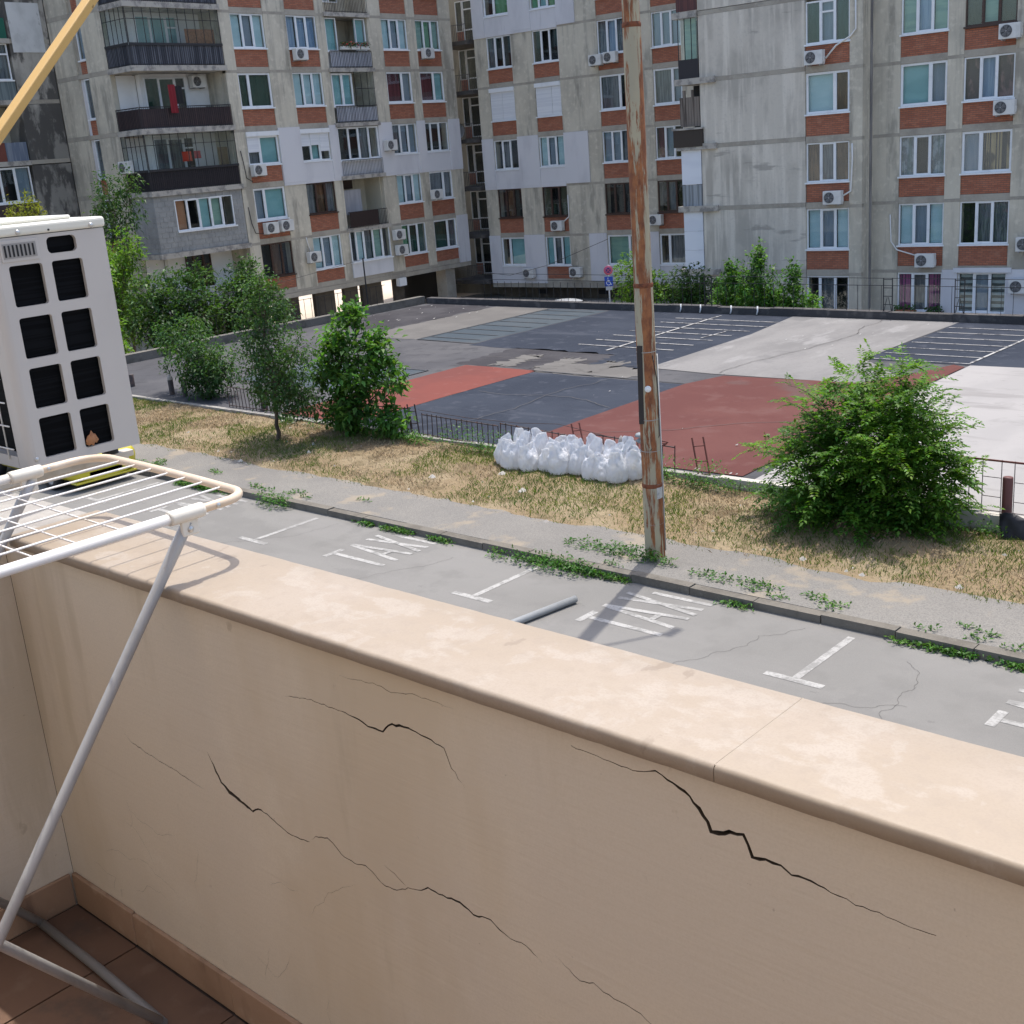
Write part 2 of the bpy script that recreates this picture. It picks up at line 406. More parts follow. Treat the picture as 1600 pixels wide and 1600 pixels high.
plaza_m = M('plaza_asphalt', (0.0742, 0.0742, 0.0808), 0.92, [(0.35, 5, 0.42, 0.62, (0.1003, 0.0990, 0.1035), 0.85), (2.5, 5, 0.5, 0.68, (0.0560, 0.0564, 0.0609), 0.7), (30, 3, 0.55, 0.75, (0.1190, 0.1181, 0.1226), 0.45)], bump=(30, 0.35, 0.012, 4), spec=.12)
dark_asph = M('dark_resurfaced_asphalt', (0.0286, 0.0352, 0.0504), 0.9, [(0.4, 6, 0.42, 0.62, (0.0394, 0.0471, 0.0645), 0.9), (2.5, 8, 0.56, 0.68, (0.0680, 0.0748, 0.0946), 0.6), (40, 3, 0.56, 0.72, (0.0714, 0.0785, 0.0991), 0.4), ((0.3, 1.5, 1), 7, 0.58, 0.68, (0.0578, 0.0651, 0.0831), 0.6)], bump=(40, 0.3, 0.01, 4), spec=.12)
dark_red_band = M('worn_dark_asphalt', (0.0446, 0.0427, 0.0477), 0.9, [(0.7, 6, 0.42, 0.62, (0.0678, 0.0658, 0.0708), 0.9), (25, 3, 0.55, 0.75, (0.0891, 0.0875, 0.0924), 0.4)], bump=(35, 0.3, 0.01, 4), spec=.12)
blue_bay = M('faded_blue_bay_paint', (0.0546, 0.0710, 0.0866), 0.85, [(0.6, 5, 0.42, 0.62, (0.0686, 0.0835, 0.0959), 0.9), (6, 5, 0.58, 0.72, (0.0889, 0.0889, 0.0889), 0.6)], bump=(40, 0.2, 0.008, 3), spec=.12)
red_m = M('red_court_paint', (0.1742, 0.0561, 0.0459), 0.85, [(0.45, 6, 0.42, 0.62, (0.1445, 0.0510, 0.0442), 0.9), ((2, 2, 2), 7, 0.56, 0.7, (0.2082, 0.0892, 0.0765), 0.6), (14, 4, 0.6, 0.72, (0.1190, 0.0510, 0.0450), 0.5), ((0.8, 0.4, 1), 8, 0.62, 0.7, (0.1275, 0.0850, 0.0765), 0.5)], bump=(30, 0.2, 0.008, 3), spec=.12)
red_m2 = M('faded_maroon_court_paint', (0.1054, 0.0408, 0.0367), 0.85, [(0.35, 6, 0.42, 0.62, (0.1224, 0.0503, 0.0442), 0.9), ((1.6, 1.6, 2), 8, 0.54, 0.68, (0.1360, 0.0680, 0.0612), 0.6), (14, 4, 0.6, 0.72, (0.0748, 0.0354, 0.0326), 0.5), ((0.5, 0.5, 1), 9, 0.6, 0.68, (0.0986, 0.0680, 0.0632), 0.6)], bump=(30, 0.2, 0.008, 3), spec=.12)
pale_conc = M('pale_worn_concrete', (0.2205, 0.2142, 0.2088), 0.9, [((0.5, 0.2, 0.5), 7, 0.42, 0.62, (0.1710, 0.1665, 0.1638), 0.9), ((1.2, 0.4, 1), 7, 0.54, 0.66, (0.2745, 0.2682, 0.2628), 0.75), (14, 4, 0.52, 0.7, (0.1575, 0.1530, 0.1503), 0.5), ((.35, .35, 1), 8, .58, .66, (0.1440, 0.1413, 0.1404), .6)], bump=(30, 0.25, 0.01, 4), spec=.12)
white_conc = M('white_membrane', (0.3200, 0.3080, 0.3000), 0.85, [((0.7, 0.35, 1), 6, 0.42, 0.62, (0.2880, 0.2784, 0.2720), 0.9), ((0.3, 1.8, 1), 7, 0.54, 0.66, (0.2160, 0.2064, 0.2000), 0.7), ((0.5, 0.5, 1), 8, 0.58, 0.64, (0.2480, 0.2400, 0.2320), 0.7), (3, 6, 0.62, 0.72, (0.1920, 0.1840, 0.1800), 0.5), (60, 2, .5, .7, (0.2880, 0.2760, 0.2680), .4)], bump=(20, 0.2, 0.01, 4), spec=.12)
grey_lane_m = M('grey_lane', (0.128, 0.122, 0.116), .9, [(0.6, 5, .42, .62, (0.152, 0.145, 0.137), .9), (20, 3, .5, .7, (0.103, 0.098, 0.093), .5)], spec=.12)
paint_w = M('worn_white_paint', (0.385, 0.376, 0.356), 0.85, [((7, 7, 7), 7, 0.46, 0.62, (0.22, 0.214, 0.202), 0.9), ((30, 30, 30), 5, 0.48, 0.64, (0.23, 0.224, 0.212), 0.65), ((1.3, 1.3, 1), 5, 0.46, 0.66, (0.22, 0.214, 0.202), 0.6)], spec=.12)
paint_plaza = M('worn_plaza_line_paint', (0.394, 0.389, 0.380), 0.85, [((5, 5, 5), 6, 0.5, 0.62, (0.109, 0.109, 0.114), 0.95)], spec=.12)
tar = M('black_tar', (0.03, 0.034, 0.042), 0.7, [(8, 4, 0.55, 0.7, (0.08, 0.085, 0.095), 0.7)])
white_wall_m = M('whitewashed_kerb', (0.479, 0.450, 0.403), 0.9, [(2, 5, 0.45, 0.65, (0.348, 0.323, 0.288), 0.8)], bump=(20, 0.4, 0.012, 4))

ground = MB().poly([(-700, -700, Z_YARD), (700, -700, Z_YARD), (700, 900, Z_YARD), (-700, 900, Z_YARD)]).build('ground', yard_m)
tag(ground, kind='structure')
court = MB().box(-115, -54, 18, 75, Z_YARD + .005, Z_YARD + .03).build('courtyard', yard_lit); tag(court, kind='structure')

def sheet(name, mat, x0, x1, y0, y1, z, parent=None, nx=1, ny=1, hf=None):
    mb = MB()
    V = [(x0 + (x1 - x0) * i / nx, y0 + (y1 - y0) * j / ny) for j in range(ny + 1) for i in range(nx + 1)]
    mb.add([(x, y, z + (hf(x, y) if hf else 0)) for x, y in V],
           [(j * (nx + 1) + i, j * (nx + 1) + i + 1, (j + 1) * (nx + 1) + i + 1, (j + 1) * (nx + 1) + i) for j in range(ny) for i in range(nx)], bool(hf))
    return mb.build(name, mat, parent)

road = MB().box(-160, 120, -40, 13.12, Z_YARD + .01, Z_ROAD).build('road', asphalt); tag(road, kind='structure')
# painted parking bays and the lettering TAXI, each stroke a sheet of paint on the road
def stroke(pts, w, name='painted_line', parent=road, z=Z_ROAD + .004, mat=paint_w):
    mb = MB()
    for (ax, ay), (bx, by) in zip(pts[:-1], pts[1:]):
        d = Vector((bx - ax, by - ay)).normalized(); nrm = Vector((-d.y, d.x)) * w / 2
        mb.add([(ax - nrm.x, ay - nrm.y, z), (bx - nrm.x, by - nrm.y, z), (bx + nrm.x, by + nrm.y, z), (ax + nrm.x, ay + nrm.y, z)], [(0, 1, 2, 3)])
    return mb.build(name, mat, parent)
for x in (-27.6, -22.32, -17.02, -11.7, -6.47, -1.2, 4.1):
    stroke([(x, 11.52), (x, 12.92)], .1)
    stroke([(x - .38, 11.46), (x + .38, 11.46)], .11)
for x in (-20.5, -15.2, -9.82, -4.25, 1.0):
    stroke([(x + .03, 11.55), (x + .03, 11.95)], .11, 'painted_letter_stroke')
    stroke([(x + .09, 11.74), (x + 1.28, 11.74)], .095, 'painted_letter_stroke')
    stroke([(x + 1.28, 12.02), (x - .02, 12.19)], .085, 'painted_letter_stroke')
    stroke([(x - .02, 12.2), (x + 1.28, 12.37)], .085, 'painted_letter_stroke', z=Z_ROAD + .006)
    stroke([(x + .86, 12.1), (x + .86, 12.3)], .09, 'painted_letter_stroke', z=Z_ROAD + .008)
    stroke([(x - .02, 12.53), (x + 1.26, 12.74)], .085, 'painted_letter_stroke')
    stroke([(x - .02, 12.75), (x + 1.28, 12.53)], .085, 'painted_letter_stroke', z=Z_ROAD + .006)
    stroke([(x + .3, 12.93), (x + 1.28, 12.94)], .085, 'painted_letter_stroke')
# asphalt cracks in the street, as thin wandering strips with the crack's shadow put into their colour
def wander(p, q, n, amp, seed):
    r_ = random.Random(seed); p, q = Vector(p), Vector(q); d = (q - p); nn = Vector((-d.y, d.x)).normalized()
    return [tuple(p + d * (i / n) + nn * (r_.uniform(-amp, amp) if 0 < i < n else 0)) for i in range(n + 1)]
crack_m = M('crack_shadow', (0.080, 0.075, 0.069), 0.95)
def fractal(p, q, seed, depth=6, amp=.16):
    r_ = random.Random(seed); pts = [Vector(p), Vector(q)]
    for k in range(depth):
        out = []
        for a, b in zip(pts[:-1], pts[1:]):
            d = b - a; out += [a, (a + b) / 2 + Vector((-d.y, d.x)) * r_.uniform(-amp, amp)]
        pts = out + [pts[-1]]
    return [tuple(v) for v in pts]
for i, (p, q) in enumerate([((-4.9, 10.5), (-5.6, 12.6)), ((-14.2, 10.6), (-13.2, 12.6)), ((-6.6, 10.6), (-5.1, 11.5)), ((-19.0, 10.2), (-19.8, 12.7)), ((-8.2, 10.6), (-7.1, 12.9)), ((-17.9, 10.6), (-16.4, 12.9))]):
    stroke(fractal(p, q, 40 + i), .004, 'road_crack', mat=crack_m)
# kerb stones, one by one, some sunk or leaning
pavement = MB().box(-160, 120, 13.28, 14.75, Z_YARD + .012, Z_WALK - .004).build('pavement', walk_m); tag(pavement, kind='structure')
kerb = empty('kerb', (-10, 13.2, Z_ROAD), kind='structure')
x = -40.0
while x < 14:
    w = rng.choice((.98, 1.0, 1.02))
    o = ubox('kerb_stone', kerb_m, kerb, x + 10, x + 10 + w - .014, -.085 + rng.uniform(-.008, .008), .08, -.2, .118 + rng.uniform(-.012, .008))
    o.rotation_euler = (rng.uniform(-.02, .02), rng.uniform(-.006, .006), rng.uniform(-.006, .006))
    x += w
ubox('kerb_stone', kerb_m, kerb, -150, -30.02, -.08, .08, -.2, .11); ubox('kerb_stone', kerb_m, kerb, 24.1, 130, -.08, .08, -.2, .11)

def verge_h(x, y):
    t = max(0, min(1, (y - 14.5) / 2.8))
    s = max(0, min(1, (x + 13.0) / 5.0))
    left = Z_WALK + .19 * t
    right = Z_WALK + .02 * t + .24 * math.exp(-((x + 8.4) / 1.7) ** 2 - ((y - 16.1) / .75) ** 2)
    h = left * (1 - s) + right * s - .035 * max(0, 1 - (y - 14.35) / .45)
    n = .05 * noise.noise((x * .9, y * .9, 3.1)) + .025 * noise.noise((x * 2.9, y * 2.9, 7.0))
    e = .018 * noise.noise((x * .7, 1.5, 4.4)) + .014 * noise.noise((x * 2.6, y * 2.0, 8.8))
    return h + n * min(1, max(0, (y - 14.35) * 1.6)) + e
verge = sheet('grass_verge', soil_m, -60, 20, 14.35, 17.52, 0, nx=400, ny=26, hf=verge_h); tag(verge, kind='structure')

# plaza deck on retaining walls
plaza = MB().box(-36.2, 26, 17.45, 34.4, Z_YARD + .012, Z_PLAZA).build('plaza', plaza_m); tag(plaza, kind='structure')
def patch(name, mat, pts, dz):
    return MB().poly([(px, py, Z_PLAZA + dz) for px, py in pts]).build(name, mat, plaza)
def rag(x0, x1, y0, y1, a=.12, seed=1, n=14):
    r_ = random.Random(seed); pts = []
    for i in range(n): pts.append((x0 + (x1 - x0) * i / n, y0 + r_.uniform(-a, a)))
    for i in range(n): pts.append((x1 + r_.uniform(-a, a), y0 + (y1 - y0) * i / n))
    for i in range(n): pts.append((x1 - (x1 - x0) * i / n, y1 + r_.uniform(-a, a)))
    for i in range(n): pts.append((x0 + r_.uniform(-a, a), y1 - (y1 - y0) * i / n))
    return pts
patch('dark_asphalt_patch', dark_asph, rag(-26.6, -18.7, 26.9, 34.36, .05, 2), .004)
patch('dark_asphalt_patch', dark_asph, rag(-21.4, -16.3, 17.5, 24.05, .04, 3), .004)
patch('dark_asphalt_patch', dark_red_band, rag(-24.6, -20.4, 24.4, 27.0, .15, 4), .004)
patch('dark_asphalt_patch', dark_asph, rag(-20.6, -18.5, 25.4, 27.0, .2, 5), .008)
patch('dark_asphalt_patch', dark_red_band, rag(-35.9, -32.3, 28.4, 34.3, .25, 6), .004)
patch('concrete_lane', grey_lane_m, rag(-32.2, -29.35, 27.3, 34.3, .06, 7), .004)
patch('blue_parking_bays', blue_bay, rag(-29.3, -26.65, 27.3, 34.2, .03, 8), .004)
patch('blue_parking_bays', blue_bay, rag(-29.5, -24.6, 20.2, 23.2, .03, 18), .004)
patch('concrete_lane', pale_conc, [(-18.66, 25.6), (-16.6, 25.42), (-14.1, 25.5), (-12.4, 25.6), (-12.0, 26.4), (-13.9, 28.4), (-13.95, 31), (-13.9, 34.36), (-19.3, 34.36), (-18.8, 31.0), (-18.7, 27.5)], .012)
patch('concrete_lane', grey_lane_m, rag(-21.6, -18.3, 24.15, 25.5, .1, 9), .008)
for i in range(3):
    patch('concrete_lane', grey_lane_m, rag(-23.4 + i * 1.5, -22.7 + i * 1.5, 24.5, 26.1, .2, 90 + i), .012)
patch('dark_asphalt_patch', dark_asph, rag(-13.9, 2.0, 28.35, 34.36, .06, 10), .008)
patch('red_painted_floor', red_m, rag(-24.1, -21.4, 17.6, 24.25, .025, 11), .008)
patch('red_painted_floor', red_m2, [(-16.35, 17.5), (-16.45, 20), (-16.5, 24.1), (-16.15, 25.3), (-14.2, 25.45), (-12.6, 25.6), (-12.1, 26.7), (-11.55, 28.3), (-11.2, 28.1), (-11.2, 24.5), (-11.0, 21), (-10.9, 17.6), (-13.0, 17.5)], .016)
patch('white_painted_floor', white_conc, [(-11.1, 24.5), (-11.15, 28.3), (-9.0, 28.45), (-4, 28.4), (3, 28.4), (25, 28.4), (25, 17.5), (-10.6, 17.5), (-10.75, 20)], .02)
# bay lines on the plaza
def pline(p, q, w=.07, mat=paint_plaza, dz=.024): stroke([p, q], w, 'plaza_line', plaza, Z_PLAZA + dz, mat)
pline((-21.75, 34.0), (-21.45, 27.4), .08)
for i in range(7):
    y = 33.2 - i * .86
    pline((-23.0, y), (-18.9 - .1 * i, y - .06), .06)
pline((-19.9, 30.0), (-19.8, 31.2), .06)
for i in range(7):
    y = 33.4 - i * .82
    pline((-13.8, y), (-11.2, y), .05)
pline((-11.25, 28.6), (-11.2, 33.9), .07)
for i in range(8):
    y = 33.8 - i * .85
    pline((-29.25, y), (-26.9, y - .05), .07, tar, .02)
pline((-29.3, 27.3), (-29.35, 34.2), .07, tar, .02)
pline((-29.3, 27.3), (-26.5, 27.2), .08, tar, .024)
pline((-27.2, 23.15), (-24.6, 23.2), .07, tar, .02); pline((-24.6, 23.2), (-24.6, 20.2), .07, tar, .02)
pline((-21.4, 24.2), (-16.5, 24.15), .05, tar, .02)
for i, (p, q) in enumerate([((-16.4, 25.5), (-16.2, 34.2)), ((-16.3, 18.4), (-11.3, 22.0)), ((-21, 21.5), (-16.6, 21.2)), ((-19, 18), (-18.7, 24)), ((-24.3, 25.4), (-19, 25.6))]):
    stroke(fractal(p, q, 60 + i, 5, .1), .018, 'plaza_crack', plaza, Z_PLAZA + .028, crack_m)
# low walls round the plaza
def lowwall(name, mat, x0, x1, y0, y1, z0, z1, label):
    r_ = empty(name, ((x0 + x1) / 2, (y0 + y1) / 2, z0), label=label, cat='low wall')
    L_ = max(x1 - x0, y1 - y0); n = max(1, int(L_ / 2.0)); along_x = (x1 - x0) > (y1 - y0)
    for i in range(n):
        a, b = i / n, (i + 1) / n
        dz = rng.uniform(-.02, .02); g = .006
        if along_x: ubox('wall_block', mat, r_, (x1 - x0) * (a - .5), (x1 - x0) * (b - .5) - g, -(y1 - y0) / 2, (y1 - y0) / 2, 0, z1 - z0 + dz)
        else: ubox('wall_block', mat, r_, -(x1 - x0) / 2, (x1 - x0) / 2, (y1 - y0) * (a - .5), (y1 - y0) * (b - .5) - g, 0, z1 - z0 + dz)
    return r_
tarred = M('tarred_parapet', (0.05, 0.048, 0.05), 0.85, [(2.5, 5, .5, .68, (.12, .11, .105), .8)], bump=(15, .6, .03, 5))
lowwall('low_wall', tarred, -36.2, 26, 34.42, 34.75, Z_PLAZA - .6, Z_PLAZA + .24, 'black tarred low wall along the far edge of the plaza')
lowwall('low_wall', M('mossy_wall', (.15, .14, .125), .95, [(2, 5, .45, .65, (.09, .085, .075), .8)], bump=(12, .7, .03, 5)), -36.55, -36.22, 17.6, 34.4, Z_PLAZA - .6, Z_PLAZA + .3, 'crumbling dark low wall on the left edge of the plaza')
lowwall('low_wall', white_wall_m, -11.2, 14, 17.28, 17.44, -6.5, Z_PLAZA + .03, 'whitewashed low wall holding the white floor behind the big bush')
lowwall('low_wall', M('grey_edge', (.3, .285, .26), .92, [(3, 5, .45, .65, (.2, .19, .17), .8)], bump=(15, .6, .03, 5)), -36.2, -11.22, 17.3, 17.44, -6.4, Z_PLAZA + .02, 'cracked grey edging wall along the front of the plaza')
slope = sheet('yard_slope', soil_m, -110, -36.6, 17.5, 33.5, 0, nx=40, ny=12, hf=lambda x, y: -6.05 - 2.85 * max(0, min(1, (y - 18) / 13)) + .15 * noise.noise((x * .5, y * .5, 1)))
tag(slope, kind='structure')
front_left = sheet('grass_strip', soil_m, -160, -60, 14.35, 17.6, Z_WALK); tag(front_left, kind='structure')

# ------------------------------------------------------------------ apartment blocks
class Fac:
    """a facade plane inside a building's own frame: s runs along it, n points out of it"""
    def __init__(self, root, o, s, n):
        self.root, self.o, self.sd, self.nd = root, o, s, n
    def P(self, s, z, n):
        return (self.o[0] + self.sd[0] * s + self.nd[0] * n, self.o[1] + self.sd[1] * s + self.nd[1] * n, z)
    def _lim(self, s0, s1, z0, z1, n0, n1):
        a, b = self.P(s0, z0, n0), self.P(s1, z1, n1)
        return min(a[0], b[0]), max(a[0], b[0]), min(a[1], b[1]), max(a[1], b[1]), min(z0, z1), max(z0, z1)
    def ub(self, name, mat, s0, s1, z0, z1, n0, n1, parent=None):
        return ubox(name, mat, parent or self.root, *self._lim(s0, s1, z0, z1, n0, n1))
    def mb(self, mb, s0, s1, z0, z1, n0, n1):
        return mb.box(*self._lim(s0, s1, z0, z1, n0, n1))

def window(f, s0, s1, z0, z1, fill='tbt', frame=None, widths=None, n=-.13, sill=True, fw=.055, transom=None, tilt=None, shutter=None, box=False):
    """window > pane, curtain, sill: a frame with real bars, glass in each sash and what hangs behind it"""
    frame = frame or pvc
    k = len(fill)
    widths = widths or [1.0 / k] * k
    tot = sum(widths)
    mb = MB()
    zt = z1
    if box:
        zt = z1 - .22
    f.mb(mb, s0, s1, z0, z0 + fw, n, n + .07); f.mb(mb, s0, s1, zt - fw, zt, n, n + .07)
    f.mb(mb, s0, s0 + fw, z0 + fw, zt - fw, n, n + .07); f.mb(mb, s1 - fw, s1, z0 + fw, zt - fw, n, n + .07)
    edges = [s0 + fw]
    acc = 0
    for w in widths[:-1]:
        acc += w / tot
        c = s0 + (s1 - s0) * acc
        f.mb(mb, c - .04, c + .04, z0 + fw, zt - fw, n + .002, n + .075)
        edges += [c - .04, c + .04]
    edges.append(s1 - fw)
    cells = [(edges[2 * i], edges[2 * i + 1]) for i in range(k)]
    for i, (a, b) in enumerate(cells):                       # inner sash frame on the opening casements
        if i % 2 == 1 or k == 2:
            g = .035
            f.mb(mb, a, a + g, z0 + fw, zt - fw, n + .01, n + .062); f.mb(mb, b - g, b, z0 + fw, zt - fw, n + .01, n + .062)
            f.mb(mb, a + g, b - g, z0 + fw, z0 + fw + g, n + .01, n + .062); f.mb(mb, a + g, b - g, zt - fw - g, zt - fw, n + .01, n + .062)
    if transom:
        for i, zz in transom:
            a, b = cells[i]; f.mb(mb, a, b, zz - .035, zz + .035, n + .004, n + .072)
    w_ = mb.build('window', frame, f.root)
    if n >= 0: f.ub('unlit_room', dark, s0 + .02, s1 - .02, z0 + .02, zt - .02, n + .0005, n + .004, w_)
    for i, (a, b) in enumerate(cells):
        f.ub('pane', GLASS, a, b, z0 + fw, zt - fw, n + .028, n + .036, w_)
        c = fill[i]
        if c != 'd':
            cm = CURT[c]
            cb = MB()
            m_ = 18 if c not in 'twzkTh' else 3
            amp = .018 if c not in 'twzkTh' else .003
            V = []
            for j in range(m_ + 1):
                s = a + (b - a) * j / m_
                nn = (n - .09 if n < 0 else n + .012) + amp * (1 if n < 0 else .3) * math.sin(j * 2.3 + s * 7)
                zb = z0 + fw + (.0 if c != 'T' else .0)
                V += [f.P(s, zb, nn), f.P(s, zt - fw, nn)]
            cb.add(V, [(2 * j, 2 * j + 2, 2 * j + 3, 2 * j + 1) for j in range(m_)], True)
            cb.build('curtain', cm, w_)  # in two windows of the right block this sheet carries painted reflections
    if box:
        f.ub('shutter_box', pvc, s0 - .02, s1 + .02, zt, z1, n, n + .2, w_)
    if shutter:
        for a, b, zlo in shutter:
            f.ub('roller_shutter', CURT['w'], s0 + (s1 - s0) * a, s0 + (s1 - s0) * b, zlo, zt, n + .078, n + .1, w_)
    if sill:
        f.ub('sill', frame, s0 - .05, s1 + .05, z0 - .07, z0 - .004, n, max(.05, n + .18), w_)
    return w_

def facade(f, piers, cols, B, T, zbot, spec, wallmat=conc, ins=None, skip=(), core_n=-.55, depth_wall=-.25, bandmat=conc_dark):
    """piers and window columns of a panel facade: wall panels between floor bands, brick or rendered infill under each window"""
    ins = ins or {}
    nf = len(B)
    for k in range(nf):
        zlo = zbot if k == 0 else T[k - 1]
        zhi = T[k]
        for i, (a, b) in enumerate(piers):
            m_ = insul if ('p', i, k) in ins else (ins.get(('pm', i, k)) or wallmat)
            proud = .055 if ('p', i, k) in ins else 0
            f.ub('wall_panel', m_, a, b, zlo + .13, zhi + .125, depth_wall, proud)
            if not proud: f.ub('floor_band', bandmat, a, b, zlo - .0, zlo + .126, depth_wall, .004)
            else: f.ub('floor_band', insul, a, b, zlo - .0, zlo + .126, depth_wall, .05)
        for j, (a, b) in enumerate(cols):
            if (j, k) in skip: continue
            f.ub('unlit_room', dark, a - .02, b + .02, zlo + .3, zhi, core_n - .05, core_n)
            if k > 0 or True:
                f.ub('floor_band', insul if ('s', j, k) in ins else bandmat, a, b, zlo + .004, zlo + .27, depth_wall, .03 if ('s', j, k) in ins else -.012)
            m_ = insul if ('s', j, k) in ins else brick
            f.ub('brick_panel' if m_ is brick else 'rendered_panel', m_, a, b, zlo + .272, B[k] - .075, depth_wall, .012 if m_ is insul else -.05)
            sp = dict(spec[j].get(k, {}))
            fill = sp.pop('fill', 'dld')
            window(f, a + .01, b - .01, B[k], T[k] - .005, fill, **sp)
            # reveal cheeks so that the glass sits in an opening
            f.ub('reveal', wallmat, a - .02, a + .008, B[k] - .07, T[k] - .002, core_n, -.02)
            f.ub('reveal', wallmat, b - .008, b + .02, B[k] - .07, T[k] - .002, core_n, -.02)

PH = R(4.12)
cU, sU = math.cos(PH), math.sin(PH)
def broot(name, u, v, z, label, cat='apartment block', rz=PH):
    o = empty(name, (u * cU - v * sU, u * sU + v * cU, z), rz, label, cat)
    return o
BW = dict(frame=brownwood)
# ---- the long block across the yard, in line with the street (centre of the picture)
rootC = broot('apartment_block', -40, 57.7, 0, 'grey concrete panel block behind the rusty pole with pale rendered patches')
rootC.location.z = Z_YARD
def relC(u): return u + 40
fC = Fac(rootC, (0, 0), (1, 0), (0, -1))
zo = -Z_YARD                                  # building children use heights above the yard
Bc = [z + zo for z in (-6.75, -3.95, -1.17, 1.58, 4.45, 7.25)]
Tc = [z + zo for z in (-5.1, -2.3, .48, 3.37, 6.15, 8.9)]
piersC = [tuple(relC(u) for u in p) for p in ((-46.85, -46.0), (-44.2, -42.7), (-40.93, -38.35), (-36.5, -34.95), (-33.2, -27.2))]
colsC = [tuple(relC(u) for u in p) for p in ((-46.0, -44.2), (-42.7, -40.93), (-38.35, -36.5), (-34.95, -33.2))]
insC = {}
for k in (2, 5):
    for i in (0, 1): insC[('p', i, k)] = 1
    insC[('s', 0, k)] = insC[('s', 1, k)] = 1
insC[('p', 0, 0)] = insC[('p', 1, 0)] = insC[('s', 0, 0)] = insC[('s', 2, 0)] = insC[('s', 3, 0)] = insC[('p', 3, 0)] = insC[('p', 4, 0)] = 1
SH = dict(shutter=[(0, .5, 0), (.5, 1, 0)], box=True)
specC = [
    {0: dict(fill='dT', widths=[.35, .65]), 1: dict(fill='dod', **BW), 2: dict(fill='dld'), 3: dict(fill='dd', box=True, shutter=[(.01, .49, Bc[3] + .05), (.5, .99, Bc[3] + .05)]), 4: dict(fill='ldd'), 5: dict(fill='dg', widths=[.4, .6])},
    {0: dict(fill='TlT'), 1: dict(fill='rdr', **BW), 2: dict(fill='tbt'), 3: dict(fill='dd', box=True, shutter=[(.01, .63, Bc[3] + .05), (.64, .99, Bc[3] + .05)]), 4: dict(fill='rdd'), 5: dict(fill='gTg')},
    {0: dict(fill='hd', widths=[.78, .22]), 1: dict(fill='ddd', **BW), 2: dict(fill='bbl'), 3: dict(fill='ld', widths=[.7, .3]), 4: dict(fill='lBl'), 5: dict(fill='ddl')},
    {0: dict(fill='dl', widths=[.35, .65]), 1: dict(fill='dld', **BW), 2: dict(fill='mbd'), 3: dict(fill='lb', widths=[.66, .34]), 4: dict(fill='bbb'), 5: dict(fill='dbb')},
]
facade(fC, piersC, colsC, Bc, Tc, -7.8 + zo, specC, ins=insC)
extra = (relC(-39.55), relC(-38.36))          # a strip of render to the left of the third column on two floors
fC.ub('rendered_panel', insul, *extra, -7.66 + zo, -4.98 + zo, .0, .05)
fC.ub('rendered_panel', insul, relC(-40.9), relC(-39.25), -2.17 + zo, .6 + zo, .0, .055)
fC.ub('rendered_panel', insul, relC(-40.9), relC(-39.7), 6.25 + zo, 9.0 + zo, .0, .055)
fC.ub('body', conc, relC(-46.85), relC(-14), -8.05 + zo, 13 + zo, -12, -.62)
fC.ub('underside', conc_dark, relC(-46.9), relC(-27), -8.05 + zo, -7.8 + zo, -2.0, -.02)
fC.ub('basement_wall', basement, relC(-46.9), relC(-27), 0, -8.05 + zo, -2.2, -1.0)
for u in (-44.2, -39.8, -35.5):
    fC.ub('basement_vent', dark, relC(u), relC(u + .7), .25, .5, -1.0, -.985)
fC.ub('upper_wall', conc, relC(-46.85), relC(-27.2), 9.03 + zo, 13 + zo, -.6, 0)

# recessed stair corner with a little balcony on each floor, left of this block
fS = Fac(rootC, (0, 2.3), (1, 0), (0, -1))
fS.ub('recess_wall', M('dingy_plaster', (.33, .31, .255), .92, [((1.4, 1.4, .4), 6, .44, .62, (.24, .22, .185), .9), ((3, 3, .5), 6, .56, .68, (.12, .115, .1), .7)]), relC(-56), relC(-46.4), 0, 13 + zo, -.3, 0)
for k, zf in enumerate([z + zo for z in (-7.6, -4.85, -2.05, .72, 3.45, 6.2)]):
    if zf < 1.0: zf = 1.2
    window(fS, relC(-49.95), relC(-49.42), zf + .75, zf + 2.45, 'd', n=.0, sill=False, fw=.045)
    dw = window(fS, relC(-49.38), relC(-48.62), zf + .1, zf + 2.45, 'd', n=.0, sill=False, fw=.06, transom=[(0, zf + 1.95), (0, zf + .8)])
    fS.ub('brick_panel', brick, relC(-49.95), relC(-49.42), zf + .05, zf + .74, 0, .03)
    bal = fS.ub('balcony_slab', M('sooty_slab', (.07, .065, .062), .95, [(3, 4, .5, .7, (.13, .12, .11), .8)]), relC(-50.1), relC(-47.05), zf - .24, zf - .02, .0, 2.55)
    rb = MB()
    for i in range(12):
        s = relC(-48.75) + i * .12
        fS.mb(rb, s, s + .016, zf, zf + .85, 2.44, 2.456)
    fS.mb(rb, relC(-48.78), relC(-47.3), zf + .85, zf + .89, 2.43, 2.47)
    for i in range(14): fS.mb(rb, relC(-48.78), relC(-48.76), zf, zf + .85, .15 + i * .17, .165 + i * .17)
    rb.build('railing', M('grey_rail', (.1, .1, .1), .6), rootC)

